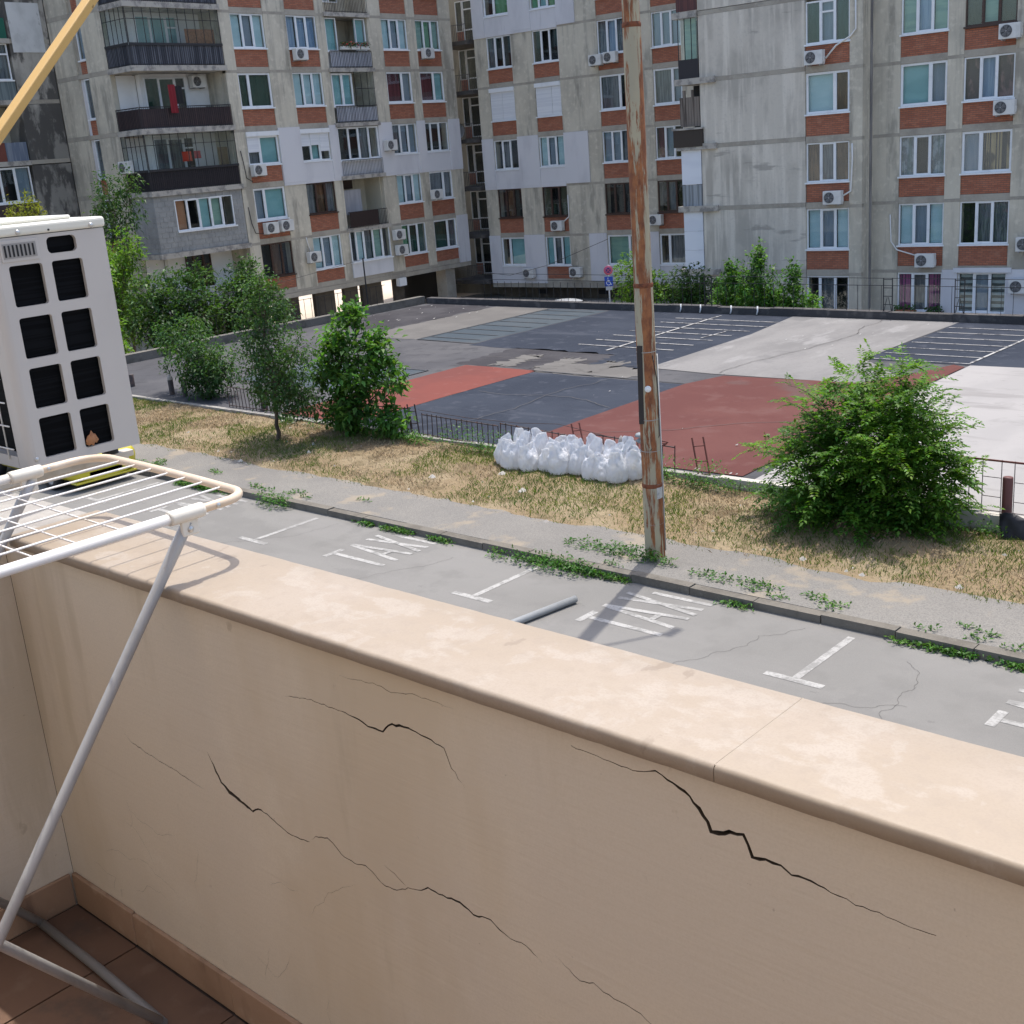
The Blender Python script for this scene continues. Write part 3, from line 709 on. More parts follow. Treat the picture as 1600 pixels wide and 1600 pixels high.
# ---- the block on the right: blank end bay, then two planes of windows
rootR = broot('apartment_block', -20, 49.4, Z_YARD, 'right-hand concrete panel block with a blank wall bay and brick under windows')
fR1 = Fac(rootR, (0, 0), (1, 0), (0, -1))
fR2 = Fac(rootR, (0, 1.1), (1, 0), (0, -1))
def rr(u): return u + 20
Br = [z + zo for z in (-7.95, -5.17, -2.38, .38, 3.12)]
Tr = [z + zo for z in (-6.31, -3.48, -.78, 2.0, 4.75)]
facade(fR1, [(rr(-20.66), rr(-20.1))], [(rr(-22.58), rr(-20.66))], Br, Tr, .15, [{
    0: dict(fill='dld', widths=[.3, .38, .32], sill=False), 1: dict(fill='tbt', widths=[.34, .34, .32]), 2: dict(fill='olo'), 3: dict(fill='to', widths=[.66, .34]), 4: dict(fill='GbG', transom=[(1, 4.3 + zo)])}])  # top row: sheets coloured as trees reflected in the glass
for k in range(5):
    zlo = .02 if k == 0 else Tr[k - 1] + .28
    fR1.ub('wall_panel', conc_light, rr(-27.55), rr(-22.6), zlo, Tr[k] + .09, -.25, .0)
    fR1.ub('floor_band', conc_dark, rr(-27.55), rr(-22.6), Tr[k] + .095, Tr[k] + .275, -.25, .006)
    if k < 4: fR1.ub('beam_end', slab, rr(-28.7), rr(-26.75), Tr[k] + .06, Tr[k] + .32, -.3, .14)
W0 = M('render_white', (.66, .66, .68), .85, [((.9, .9, .4), 4, .45, .7, (.56, .56, .58), .8)])
insR = {('s', 1, 0): 1, ('p', 1, 0): 1, ('p', 2, 0): 1}
facade(fR2, [(rr(-20.12), rr(-18.98)), (rr(-17.08), rr(-16.45)), (rr(-14.5), rr(-13.0))], [(rr(-18.98), rr(-17.08)), (rr(-16.45), rr(-14.5))], Br, Tr, .15, [
    {0: dict(fill='plp'), 1: dict(fill='tbt'), 2: dict(fill='xdx'), 3: dict(fill='Tb', widths=[.64, .36]), 4: dict(fill='hBh')},  # fourth row: the deep teal sheet is a painted reflection
    {0: dict(fill='zbz'), 1: dict(fill='dll'), 2: dict(fill='bv', widths=[.38, .62]), 3: dict(fill='qBq', widths=[.33, .32, .35]), 4: dict(fill='rhr', frame=brownwood)}], ins=insR)
fR2.ub('rendered_panel', W0, rr(-16.6), rr(-14.3), Tr[0] + .01, Tr[0] + .2, .056, .12)
fR1.ub('body', conc, rr(-27.5), rr(-20.14), .01, 13 + zo, -12, -.62)
fR2.ub('body', conc, rr(-20.1), rr(12), .01, 13 + zo, -11, -.62)
fR2.ub('wall_panel', conc, rr(-13.0), rr(12), .01, 13 + zo, -.6, -.01)
fR1.ub('side_wall', conc, rr(-20.36), rr(-20.1), .01, 13 + zo, -1.2, -.26)
fR1.ub('upper_wall', conc_light, rr(-27.55), rr(-20.1), Tr[4] + .3, 13 + zo, -.6, 0)
fR2.ub('upper_wall', conc, rr(-20.1), rr(-13), Tr[4] + .3, 13 + zo, -.6, 0)
ds = M('dark_corner_streak', (.16, .155, .155), .95, [((4, 4, .5), 5, .4, .6, (.3, .29, .28), .9)])
# patched balconies stacked beyond the blank bay
fB = Fac(rootR, (0, 0), (1, 0), (0, -1))
a0, a1 = rr(-28.68), rr(-27.57)
rail_brown = M('rust_red_sheet', (.12, .04, .035), .6, [((12, 12, .3), 1, .45, .55, (.07, .025, .025), .9)])
boards = M('weathered_boards', (.2, .17, .145), .9, [((9, 9, .5), 3, .45, .6, (.08, .065, .055), .9)])
whitepan = M('white_sandwich_panel', (.7, .73, .79), .5, [((.4, .4, 1.3), 2, .45, .6, (.64, .67, .74), .8)])
for k in range(5):
    zlo = .3 if k == 0 else Tr[k - 1] + .32
    zhi = Tr[k] + .05
    fB.ub('balcony_slab', slab, a0 - .1, a1, zhi + .01, zhi + .27, -1.5, .12)
    fB.ub('balcony_back', dark, a0, a1, zlo, zhi, -1.5, -1.45)
    if k in (1,):
        for i in range(3): fB.ub('cladding_panel', whitepan, a0 + .12, a1 - .01, zlo + i * (zhi - zlo) / 3 + .006, zlo + (i + 1) * (zhi - zlo) / 3 - .006, -.05, .02)
    elif k == 2:
        fB.ub('cladding_panel', whitepan, a0 + .1, a1 - .01, zlo + .95, zhi, -.05, .02)
        fB.ub('balcony_front', grey_sheet, a0 + .1, a1 - .01, zlo, zlo + .93, -.05, .015)
    elif k == 3:
        for i in range(7): fB.ub('board', boards, a0 + .1 + i * .145, a0 + .23 + i * .145, zlo + .75, zlo + 2.0 + .3 * (i % 3 == 1), -.04 - .03 * (i % 2), .0)
        fB.ub('balcony_front', M('dark_boards', (.05, .04, .033), .9), a0 - .2, a1 + .15, zlo - .12, zlo + .62, -.1, .16)
        fB.ub('balcony_sill', slab, a0 - .25, a1 + .2, zlo + .62, zlo + .7, -.1, .2)
    elif k == 4:
        fB.ub('balcony_front', M('black_sheet', (.02, .018, .022), .6), a0 + .1, a1 - .01, zlo, zlo + .8, -.05, .02)
        for i in range(4): fB.ub('glazing_bar', black_metal, a0 + .1 + i * .33, a0 + .12 + i * .33, zlo + .8, zhi, -.04, .0)
        fB.ub('pane', GLASS, a0 + .1, a1 - .01, zlo + .8, zhi, -.03, -.022)
        fB.ub('curtain', CURT['h'], a0 + .2, a1 - .3, zlo + .8, zhi, -.4, -.39)
    else:
        for i in range(6): fB.ub('door_bar', black_metal, a0 + .15 + i * .17, a0 + .17 + i * .17, .2, zhi - .1, -.03, -.01)
        for zz in (.9, 1.6): fB.ub('door_bar', black_metal, a0 + .15, a1 - .05, zz, zz + .06, -.035, -.005)
fB.ub('balcony_front', rail_brown, a0 + .08, a1 - .02, Tr[4] + .35, Tr[4] + 1.3, -.05, .02)

# ---- the block on the left that turns towards us: windows, loggias and an end wall
rootA = empty('apartment_block', (-51.5, 46, Z_YARD), R(2.27), 'left concrete panel block on open pillars with loggias and brick under windows', 'apartment block')
fA = Fac(rootA, (0, 0), (0, 1), (1, 0))
Ba = [z + zo for z in (-5.38, -2.52, .17, 2.9, 5.68, 8.43)]
Ta = [z + zo for z in (-3.7, -.95, 1.77, 4.53, 7.26, 10.0)]
piersA = [(-9.2, -8.5), (-6.45, -5.02), (-3.0, -2.42), (.62, 1.68), (3.68, 4.35), (6.33, 7.3)]
colsA = [(-8.5, -6.45), (-5.02, -3.0), (1.68, 3.68), (4.35, 6.33)]
insA = {('p', 1, 2): 1, ('s', 1, 2): 1, ('p', 2, 2): 1, ('p', 3, 2): 1, ('s', 2, 2): 1, ('p', 4, 2): 1, ('s', 3, 2): 1, ('p', 5, 2): 1, ('p', 5, 0): 1}
specA = [
    {0: dict(fill='dod', **BW), 1: dict(fill='bT', widths=[.34, .66]), 2: dict(fill='lT', widths=[.4, .6], box=True, shutter=[(.02, .37, Ba[2] + .62)]), 3: dict(fill='GG', widths=[.32, .68]), 4: dict(fill='tbt'), 5: dict(fill='tbt')},
    {0: dict(fill='tbt'), 1: dict(fill='lol', **BW), 2: dict(fill='dTd', box=True, shutter=[(.02, .3, Ba[2] + .75), (.34, .63, Ba[2] + .78), (.67, .98, Ba[2] + .45)]), 3: dict(fill='ttt'), 4: dict(fill='BBB'), 5: dict(fill='bbb')},
    {0: dict(fill='gGG', widths=[.3, .36, .34]), 1: dict(fill='tbt'), 2: dict(fill='lbb'), 3: dict(fill='mb', widths=[.62, .38]), 4: dict(fill='tbt'), 5: dict(fill='dbd')},
    {0: dict(fill='Gl', widths=[.62, .38]), 1: dict(fill='ll', widths=[.62, .38]), 2: dict(fill='ddd', widths=[.26, .37, .37]), 3: dict(fill='mT', widths=[.58, .42]), 4: dict(fill='hgh'), 5: dict(fill='ddd')},
]
facade(fA, piersA, colsA, Ba, Ta, -6.35 + zo, specA, ins=insA)
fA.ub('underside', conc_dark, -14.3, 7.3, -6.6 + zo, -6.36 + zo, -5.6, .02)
fA.ub('upper_wall', conc, -9.2, 7.3, 10.05 + zo, 13 + zo, -.6, 0)
fA.ub('body', conc, -12.9, 7.3, -6.35 + zo, 13 + zo, -5.6, -1.6)
fA.ub('side_wall', conc_stain, 7.0, 7.3, -6.35 + zo, 13 + zo, -1.7, -.27)
for a, b in ((-14.2, -9.9), (-7.6, -6.05), (-4.9, -3.5), (-2.75, -1.75), (-1.4, .1), (1.15, 1.9)):
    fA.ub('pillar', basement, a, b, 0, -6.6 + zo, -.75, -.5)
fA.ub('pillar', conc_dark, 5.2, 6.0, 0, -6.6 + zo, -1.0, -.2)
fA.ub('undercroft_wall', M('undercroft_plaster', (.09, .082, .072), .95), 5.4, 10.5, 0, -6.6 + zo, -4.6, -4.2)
fA.ub('lamp_box', pvc, .95, 1.5, -7.05 + zo, -6.6 + zo, -.15, .15)

def rail_bars(f, s0, s1, z0, z1, n, step=.11, mat=None, name='railing', sheet_mat=None, sheet_n=None):
    mb = MB()
    k = max(2, int((s1 - s0) / step))
    for i in range(k + 1):
        s = s0 + (s1 - s0) * i / k
        w = .012 if i % 6 else .02
        f.mb(mb, s - w / 2, s + w / 2, z0, z1 - .03, n, n + .02)
    f.mb(mb, s0, s1, z1 - .03, z1 + .01, n - .012, n + .032)
    f.mb(mb, s0, s1, z0 + .04, z0 + .065, n - .004, n + .024)
    o = mb.build(name, mat or black_metal, f.root)
    if sheet_mat: f.ub('railing_sheet', sheet_mat, s0 + .01, s1 - .01, z0 + .02, z1 - .08, n - .035, n - .012, o)
    return o
# narrow loggias between the window columns
L0, L1 = -2.42, .62
for k in range(6):
    zlo = -6.35 + zo if k == 0 else Ta[k - 1]
    zhi = Ta[k]
    if k == 0:
        fA.ub('floor_band', conc_dark, L0, L1, zlo, zlo + .2, -.25, .02)
        fA.ub('rendered_panel', W0, L0, L1 + .05, zlo + .2, Ba[0] + .0, -.2, .07)
        window(fA, L0 + .02, L1, Ba[0] + .08, Ta[0] + .05, 'dtlhd', n=-.02, widths=[.14, .2, .22, .24, .2])
        fA.ub('unlit_room', dark, L0, L1, Ba[0], Ta[0] + .1, -.65, -.6)
        fA.ub('loggia_side', conc, L0 - .0, L0 + .018, zlo + .2, zhi + .1, -1.5, -.26)
        continue
    fA.ub('loggia_slab', slab, L0 - .1, L1 + .12, zlo, zlo + .2, -1.5, .16)
    fA.ub('loggia_side', cream if k == 1 else conc, L0, L0 + .05, zlo + .2, zhi, -1.5, -.26)
    fA.ub('loggia_side', cream if k == 1 else conc, L1 - .05, L1, zlo + .2, zhi, -1.5, -.26)
    if k == 2:
        window(fA, L0 + .03, L1 - .02, zlo + 1.0, zhi - .03, 'ddld', n=-.08)
        fA.ub('unlit_room', dark, L0, L1, zlo + .25, zhi, -.65, -.6)
        fA.ub('rendered_panel', insul, L0, L1, zlo + .2, zlo + .95, -.3, -.06)
        rail_bars(fA, L0 + .05, L1, zlo + .2, zlo + 1.0, .1, mat=M('grey_railing', (.14, .145, .155), .6))
    else:
        back = cream if k == 1 else (whitewall if k < 3 else conc)
        fA.ub('loggia_back', back, L0, L1, zlo + .2, zhi, -1.55, -1.5)
        fn = Fac(rootA, (-1.5, 0), (0, 1), (1, 0))
        if k == 1:
            fA.ub('hanging_sheet', M('grey_dust_sheet', (.42, .42, .45), .9, [((6, 6, .6), 3, .4, .6, (.34, .34, .37), .8)]), L0 + .1, -.75, zlo + .9, zhi - .55, -.5, -.47)
            fA.ub('dark_blanket', M('dark_brown_blanket', (.03, .018, .016), .95), L0 + .05, -.25, zlo + .25, zlo + 1.05, .19, .23)
            rail_bars(fA, L0 + .05, L1 - .05, zlo + .2, zlo + 1.05, .1)
            fA.ub('cupboard', M('dark_cupboard', (.04, .025, .02), .8), L0 + .1, -.9, zhi - .5, zhi - .05, -1.4, -.9)
        elif k == 4:
            window(fA, L0 + .05, L0 + .85, zlo + 1.05, zhi - .05, 'T', n=-.15); window(fA, L1 - .85, L1 - .1, zlo + 1.05, zhi - .05, 'T', n=-.15)
            window(fn, L0 + .8, L0 + 1.8, zlo + .3, zhi - .1, 'T', n=.01, sill=False)
            rail_bars(fA, L0 + .05, L1, zlo + .2, zlo + 1.05, .1, sheet_mat=pale_sheet)
            fA.ub('loggia_back', whitewall, L0 + .05, L0 + .85, zlo + .2, zlo + 1.0, -.2, -.12)
        elif k == 3:
            window(fA, L0 + .05, L0 + 1.55, zlo + 1.05, zhi - .05, 'TT', n=-.12)
            rail_bars(fA, L0 + .05, L1, zlo + .2, zlo + 1.05, .1, sheet_mat=pale_sheet)
            g_ = MB()
            for i in range(4): fA.mb(g_, -.85 + i * .47, -.83 + i * .47, zlo + 1.05, zhi, .09, .11)
            fA.mb(g_, -.85, L1, zlo + 1.9, zlo + 1.93, .088, .112)
            g_.build('glazing_bars', black_metal, rootA)
            fA.ub('pane', GLASS, -.83, L1, zlo + 1.06, zhi, .095, .1)
        else:
            window(fn, L0 + .5, L0 + 2.4, zlo + .9, zhi - .1, 'thr', n=.01, sill=False)
            rail_bars(fA, L0 + .05, L1, zlo + .2, zlo + 1.05, .1)
# flower boxes on the fourth-floor loggia
# ---- corner loggias at the near end of the left block
C0, C1 = -14.38, -9.2
fE = Fac(rootA, (0, C0), (1, 0), (0, -1))
slab_z = [z + zo for z in (-6.35, -3.62, -.75, 2.03, 4.78, 7.5)]
back_n = -1.5
fn = Fac(rootA, (back_n, 0), (0, 1), (1, 0))
fe2 = Fac(rootA, (0, C0 + 1.3), (1, 0), (0, -1))
for k, zs in enumerate(slab_z):
    o = MB(); o.box(-1.85, .12, C0 - .1, C1 + .06, zs - .14, zs + .1); o.build('balcony_slab', slab, rootA)
    zt = (slab_z[k + 1] if k < 5 else zs + 2.75) - .145
    z0_ = zs + .105
    fA.ub('loggia_back', whitewall, C0 + 1.3, C1, z0_, zt, back_n - .3, back_n)
    fA.ub('pier', conc, C1 - .02, C1 + .02, z0_, zt, -1.5, -.26)
    if k == 1:      # walled in with grey blocks
        rows, hgt = 11, (zt - z0_) / 11
        wz0, wz1, ws0, ws1 = z0_ + .95, zt - .22, -13.25, -9.85
        for r_ in range(rows):
            za, zb = z0_ + r_ * hgt, z0_ + (r_ + 1) * hgt
            s = C0 - (.2 if r_ % 2 else 0)
            while s < C1 - .03:
                a, b = max(s, C0 + .0), min(s + .4, C1 - .03)
                s += .4
                if b - a < .03: continue
                if zb > wz0 + .02 and za < wz1 - .02:
                    if a > ws0 and b < ws1: continue
                    if a < ws0 < b: b = ws0
                    if a < ws1 < b: a = ws1
                dn = rng.uniform(-.006, .006)
                fA.ub('block', blocks, a + .005, b - .005, za + .005, zb - .005, -.2, -.01 + dn)
            s = -1.82 - (.2 if r_ % 2 else 0)
            while s < -.21:
                a, b = max(s, -1.82), min(s + .4, -.205)
                s += .4
                if b - a < .03: continue
                fE.ub('block', blocks, a + .005, b - .005, za + .005, zb - .005, -.2, -.01 + rng.uniform(-.006, .006))
        fA.ub('block_core', conc_dark, C0 + .03, C1 - .03, z0_, wz0 - .02, -.19, -.03); fA.ub('block_core', conc_dark, C0 + .03, ws0 - .01, wz0 - .02, zt, -.19, -.03)
        fE.ub('block_core', conc_dark, -1.8, -.21, z0_, zt, -.19, -.03); fA.ub('block_core', conc_dark, ws1 + .01, C1 - .03, wz0 - .02, zt, -.19, -.03)
        fA.ub('unlit_room', dark, ws0, ws1, wz0, wz1, -.8, -.75)
        window(fA, ws0, ws1, wz0, wz1, 'kdThd', n=-.08, widths=[.2, .2, .2, .2, .2])
    elif k == 0:
        window(fn, -12.1, -10.6, z0_ + .3, zt - .05, 'ddd', n=.02, frame=brownwood, sill=False, widths=[.3, .4, .3], transom=[(2, zt - .6)])
        fA.ub('brown_panel', M('red_brown_panel', (.1, .03, .022), .6), -12.1, -10.6, z0_, z0_ + .45, back_n + .1, back_n + .14)
        for i in range(26):
            s = C0 + .1 + i * .195
            fA.ub('corrugated_strip', grey_sheet, s, s + .19, z0_, z0_ + .95, .02 + .02 * (i % 2), .06 + .02 * (i % 2))
    else:
        fill = {2: 'lld', 3: 'GGd', 4: 'TTT', 5: 'ttd'}[k]
        window(fn, -12.9, -10.6, z0_ + .85, zt - .15, fill, n=.02, widths=[.34, .4, .26], transom=[(2, zt - .65)])
        fn.ub('balcony_door', pvc, -10.6, -10.4, z0_ + .02, zt - .15, .0, .05)
        if k == 3:
            mb = MB()
            for s, m_ in ((0, 0),): pass
            rail_bars(fA, C0 + .02, C1, z0_, z0_ + .95, .02, sheet_mat=dark_panel)
            rail_bars(fE, -1.8, .02, z0_, z0_ + .95, .02, sheet_mat=dark_panel)
        else:
            pm = dark_panel if k == 2 else M('smoked_balcony_glass', (.06, .065, .085), .25, [((8, 8, .3), 1, .45, .55, (.16, .17, .2), .8)])
            if k == 2: pm = M('near_black_sheet', (.018, .014, .018), .6, [((7, 7, .3), 1, .45, .55, (.028, .02, .025), .8)])
            rail_bars(fA, C0 + .02, C1, z0_, z0_ + .95, .02, sheet_mat=pm, sheet_n=1)
            rail_bars(fE, -1.8, .02, z0_, z0_ + .95, .02, sheet_mat=pm)
            fA.ub('railing_cap', black_metal, C0, C1, z0_ + .86, z0_ + .97, .05, .08); fE.ub('railing_cap', black_metal, -1.8, .04, z0_ + .86, z0_ + .97, .045, .08)
            for f_, s0_, s1_, cnt in ((fA, C0 + .03, C1 - .02, 11), (fE, -1.8, .0, 5)):
                g_ = MB()
                for i in range(cnt + 1):
                    s = s0_ + (s1_ - s0_) * i / cnt
                    f_.mb(g_, s - .012, s + .012, z0_ + .97, zt, .0, .025)
                f_.mb(g_, s0_, s1_, zt - .5, zt - .475, .0, .025)
                gb = g_.build('glazing_bars', black_metal, rootA)
                for i in range(cnt):
                    a = s0_ + (s1_ - s0_) * i / cnt; b = s0_ + (s1_ - s0_) * (i + 1) / cnt
                    f_.ub('pane', GLASS, a + .013, b - .013, z0_ + .97, zt - .01, .008, .014, gb)
for k in range(6):
    fE.ub('loggia_side', whitewall, -1.86, -1.835, slab_z[k] + .11, slab_z[k] + 2.58, -1.3, -.27)
# end wall with its slit windows
Be = [z + zo for z in (-5.2, -2.6, .12, 2.86, 5.5, 8.3)]
for k in range(6):
    zs = slab_z[k]; zt = slab_z[k + 1] if k < 5 else zs + 2.75
    for a, b in ((-6.38, -4.5), (-3.6, -1.84)):
        fE.ub('wall_panel', conc, a, b, zs + .1, zt - .1, -.25, 0)
        fE.ub('floor_band', conc_dark, a, b, zs - .095, zs + .095, -.25, .006)
    fE.ub('unlit_room', dark, -4.52, -3.58, zs + .1, zt - .1, -.5, -.45)
    fE.ub('side_slip', insul if k in (2, 3) else conc_dark, -4.5, -4.15, zs + .1, zt - .1, -.25, -.12)
    fE.ub('brick_panel', brick, -4.15, -3.6, zs + .1, Be[k] - .08, -.25, -.04)
    fE.ub('floor_band', conc_dark, -4.5, -3.6, zs - .095, zs + .095, -.25, -.01)
    window(fE, -4.15, -3.62, Be[k], zt - .12, 'l' if k != 4 else 'b', n=-.12)
fE.ub('wall_panel', conc, -6.38, .0, 0, slab_z[0] - .15, -.25, -.01)
fE.ub('body', conc, -9.4, -1.86, 0, 13 + zo, -1.2, -.52)
fE.ub('upper_wall', conc, -9.4, .0, slab_z[5] + 2.75, 13 + zo, -.5, 0)

# ---- the stained block at the far left edge
rootS = empty('apartment_block', (-51.5 + (-14.38) * -math.sin(R(2.27)) - 6.4 * math.cos(R(2.27)), 46 - 14.38 * math.cos(R(2.27)) - 6.4 * math.sin(R(2.27)), Z_YARD), R(2.27), 'sooty stained concrete block at the far left with a white painted patch', 'apartment block')
fX = Fac(rootS, (0, 0), (0, 1), (1, 0))
for k in range(6):
    zs = slab_z[k] - .9; zt = zs + 2.74
    fX.ub('wall_panel', conc_stain, -2.1, -.02, zs + .1, zt - .1, -.3, -.02)
    fX.ub('floor_band', conc_dark, -2.1, -.02, zs - .095, zs + .095, -.3, -.012)
    fX.ub('balcony_slab', slab, -8, -2.12, zs - .12, zs + .1, -1.4, .1)
    fX.ub('loggia_back', cream if k % 2 else conc_stain, -8, -2.1, zs + .1, zt - .12, -1.6, -1.5)
    if k == 4:
        fX.ub('unlit_room', dark, -4.6, -2.25, zs + 1.0, zt - .12, -.7, -.65)
        window(fX, -4.6, -2.25, zs + 1.0, zt - .13, 'ldl', n=-.1, transom=[(0, zt - .6), (1, zt - .6), (2, zt - .6)])
        fX.ub('railing_sheet', M('grey_green_sheet', (.16, .2, .21), .6, [((12, 12, .4), 2, .45, .55, (.1, .13, .14), .9)]), -8, -2.2, zs + .1, zs + .95, -.02, .03)
    elif k == 2:
        fX.ub('unlit_room', dark, -4.6, -2.25, zs + 1.0, zt - .12, -.7, -.65)
        window(fX, -4.6, -2.25, zs + 1.0, zt - .13, 'ddb', n=-.1)
        fX.ub('railing_sheet', dark_panel, -8, -2.2, zs + .1, zs + .95, -.02, .03)
    elif k == 5:
        fX.ub('railing_sheet', M('green_tarpaulin', (.01, .11, .075), .7), -8, -2.2, zs + .1, zs + 1.0, .0, .06)
        window(Fac(rootS, (-1.5, 0), (0, 1), (1, 0)), -4.4, -3.0, zs + .9, zt - .3, 'ld', n=.02)
    else:
        window(Fac(rootS, (-1.5, 0), (0, 1), (1, 0)), -4.4, -3.0, zs + .7, zt - .3, 'hd', n=.02)
        fX.ub('railing_sheet', M('rust_red_panel', (.16, .045, .03), .7), -8, -3.3, zs + .1, zs + .95, -.02, .03)
        fX.ub('railing_sheet', M('blue_grey_sheet', (.12, .15, .21), .6, [((8, 8, .4), 2, .45, .55, (.2, .23, .28), .9)]), -3.28, -2.2, zs + .1, zs + .95, -.02, .03)
patchy = M('flaking_white_paint', (.62, .63, .63), .9, [((.7, .7, .5), 5, .45, .62, (.5, .51, .51), .9), ((2.2, 2.2, 1.2), 6, .6, .68, (.2, .2, .2), .8)])
fX.ub('painted_panel', patchy, -1.95, -.3, slab_z[5] - 1.4, slab_z[5] + .8, -.02, .012)
fX.ub('body', conc_stain, -9, 4, 0, 13 + zo, -12, -1.65)
fX.ub('side_fill', conc_stain, -2.1, -.02, 0, 13 + zo, -1.64, -.31)

# ------------------------------------------------------------------ things on the facades
ac_white = M('air_conditioner_casing', (.66, .66, .64), .5, [(2, 4, .5, .7, (.52, .52, .5), .7)])
ac_dark = M('fan_grille_shadow', (.03, .032, .036), .6)
def ac_proto():
    root = empty('outdoor_air_conditioner', (0, 0, 0), 0, 'x', 'air conditioner', 'air conditioners on the facades')
    c = MB().box(-.4, .4, -.15, .15, 0, .55).build('casing', ac_white, root, bevel=.018)
    g = MB()
    g.lathe([(0, 0), (.2, 0), (.215, .012), (.235, .012), (.235, 0)], n=20)
    gd = MB().lathe([(0.0, 0.0), (.215, 0.0)], n=24)
    fan = MB()
    for i in range(5):
        a = 2 * math.pi * i / 5
        fan.add([(0.05 * math.cos(a), 0.05 * math.sin(a), .004), (.2 * math.cos(a), .2 * math.sin(a), .004), (.2 * math.cos(a + .8), .2 * math.sin(a + .8), .012), (.05 * math.cos(a + .9), .05 * math.sin(a + .9), .012)], [(0, 1, 2, 3)])
    def onface(mb, name, m_, par, dy):
        o = mb.build(name, m_, par); o.rotation_euler = (R(90), 0, 0); o.location = (-.12, -.15 - dy, .28); return o
    onface(gd, 'fan_opening', ac_dark, root, .004)
    onface(fan, 'fan', M('fan_blades', (.12, .125, .13), .5), root, .006)
    rg = MB()
    for rr_ in (.07, .11, .15, .19, .225):
        rg.path([(rr_ * math.cos(2 * math.pi * i / 20), rr_ * math.sin(2 * math.pi * i / 20), 0) for i in range(21)], .004, 4, False)
    for i in range(8):
        a = 2 * math.pi * i / 8
        rg.tube((.02 * math.cos(a), .02 * math.sin(a), 0), (.225 * math.cos(a), .225 * math.sin(a), 0), .004, n=4)
    rg.lathe([(0, .006), (.035, .006), (.035, 0)], n=12)
    onface(rg, 'fan_guard', M('fan_guard_grey', (.3, .3, .31), .5), root, .02)
    MB().box(.4, .43, -.05, .1, .08, .3).build('valve_cover', ac_white, root, bevel=.008)
    for s in (-.28, .28):
        MB().box(s - .02, s + .02, -.14, .34, -.045, -.002).build('bracket', M('grey_bracket', (.3, .3, .3), .6), root)
    return root
AC0 = ac_proto()
_first = [True]
def facade_ac(f, s, z, label, side=False, n=.27, scale=1.0):
    r_ = AC0 if _first[0] else copy_tree(AC0)
    _first[0] = False
    m = Matrix.LocRotScale(f.root.location, f.root.rotation_euler.to_quaternion(), (1, 1, 1))
    p = m @ Vector(f.P(s, z, n))
    out = m.to_3x3() @ Vector((f.nd[0], f.nd[1], 0))
    r_.location = p
    r_.rotation_euler = (0, 0, math.atan2(out.x, -out.y) + (R(90) if side else 0))
    r_.scale = (scale,) * 3
    r_['label'] = label
    return r_
acs = [
    (fR1, rr(-22.05), 2.3 + zo, 'white outdoor air conditioner on brick right of the blank wall, top visible row'),
    (fR1, rr(-21.25), -3.3 + zo, 'white outdoor air conditioner beside a drooping pipe, middle row next to blank wall'),
    (fR2, rr(-17.7), -6.05 + zo, 'white outdoor air conditioner on brick directly above the purple-striped blinds'),
    (fR2, rr(-14.75), -.25 + zo, 'white outdoor air conditioner under the pink curtained window in the rightmost column'),
    (fR2, rr(-14.65), 2.5 + zo, 'grey outdoor air conditioner at the top right under a brown framed window'),
    (fR2, rr(-13.9), -7.1 + zo, 'outdoor air conditioner at the right edge beside the zebra blinds'),
    (fR2, rr(-13.7), -5.45 + zo, 'outdoor air conditioner cut by the right edge of the picture, one floor above ground'),
    (fC, relC(-38.3), 3.9 + zo, 'left one of two paired air conditioners behind the rusty pole'),
    (fC, relC(-37.35), 3.95 + zo, 'right one of two paired air conditioners behind the rusty pole'),
    (fC, relC(-41.55), -4.75 + zo, 'white air conditioner under a brown window with a white pipe rising beside it'),
    (fC, relC(-43.85), -7.45 + zo, 'air conditioner on the pale rendered corner low beside the stair recess'),
    (fC, relC(-40.45), -7.4 + zo, 'air conditioner low on the bare concrete left of the round road sign'),
    (fC, relC(-34.95), -4.6 + zo, 'grey air conditioner right of the pole under a dark brown window'),
    (fA, -4.55, 5.1 + zo, 'air conditioner below the blue curtained window near the top of the left block'),
    (fA, 4.9, 5.2 + zo, 'air conditioner under the pale green blinds, last column of the left block'),
    (fA, -8.2, -.35 + zo, 'air conditioner under the half-shuttered window with teal blind, left block'),
    (fA, -7.9, -3.2 + zo, 'left of two air conditioners side by side under the big teal pane'),
    (fA, -6.9, -3.17 + zo, 'right of two air conditioners side by side under the big teal pane'),
    (fA, -5.3, -4.95 + zo, 'air conditioner with a vertical pipe left of the lowest teal window'),
    (fA, 1.2, .4 + zo, 'air conditioner on the pale render left of three dark sashes'),
    (fA, 1.15, -4.45 + zo, 'upper of two stacked air conditioners left of the green curtained window'),
    (fA, 1.25, -5.3 + zo, 'lower of two stacked air conditioners left of the green curtained window'),
    (fA, 4.55, -2.5 + zo, 'pale air conditioner between the last two columns, second row of the left block'),
]
for f_, s, z, lb in acs: facade_ac(f_, s, z, lb)
facade_ac(Fac(rootA, (-1.5, 0), (0, 1), (1, 0)), -10.0, slab_z[3] + 1.95, 'air conditioner high on the white wall of the loggia with red towel')
facade_ac(fE, -1.35, slab_z[2] + 1.0, 'air conditioner beside the glazed loggia on the end wall of the left block')

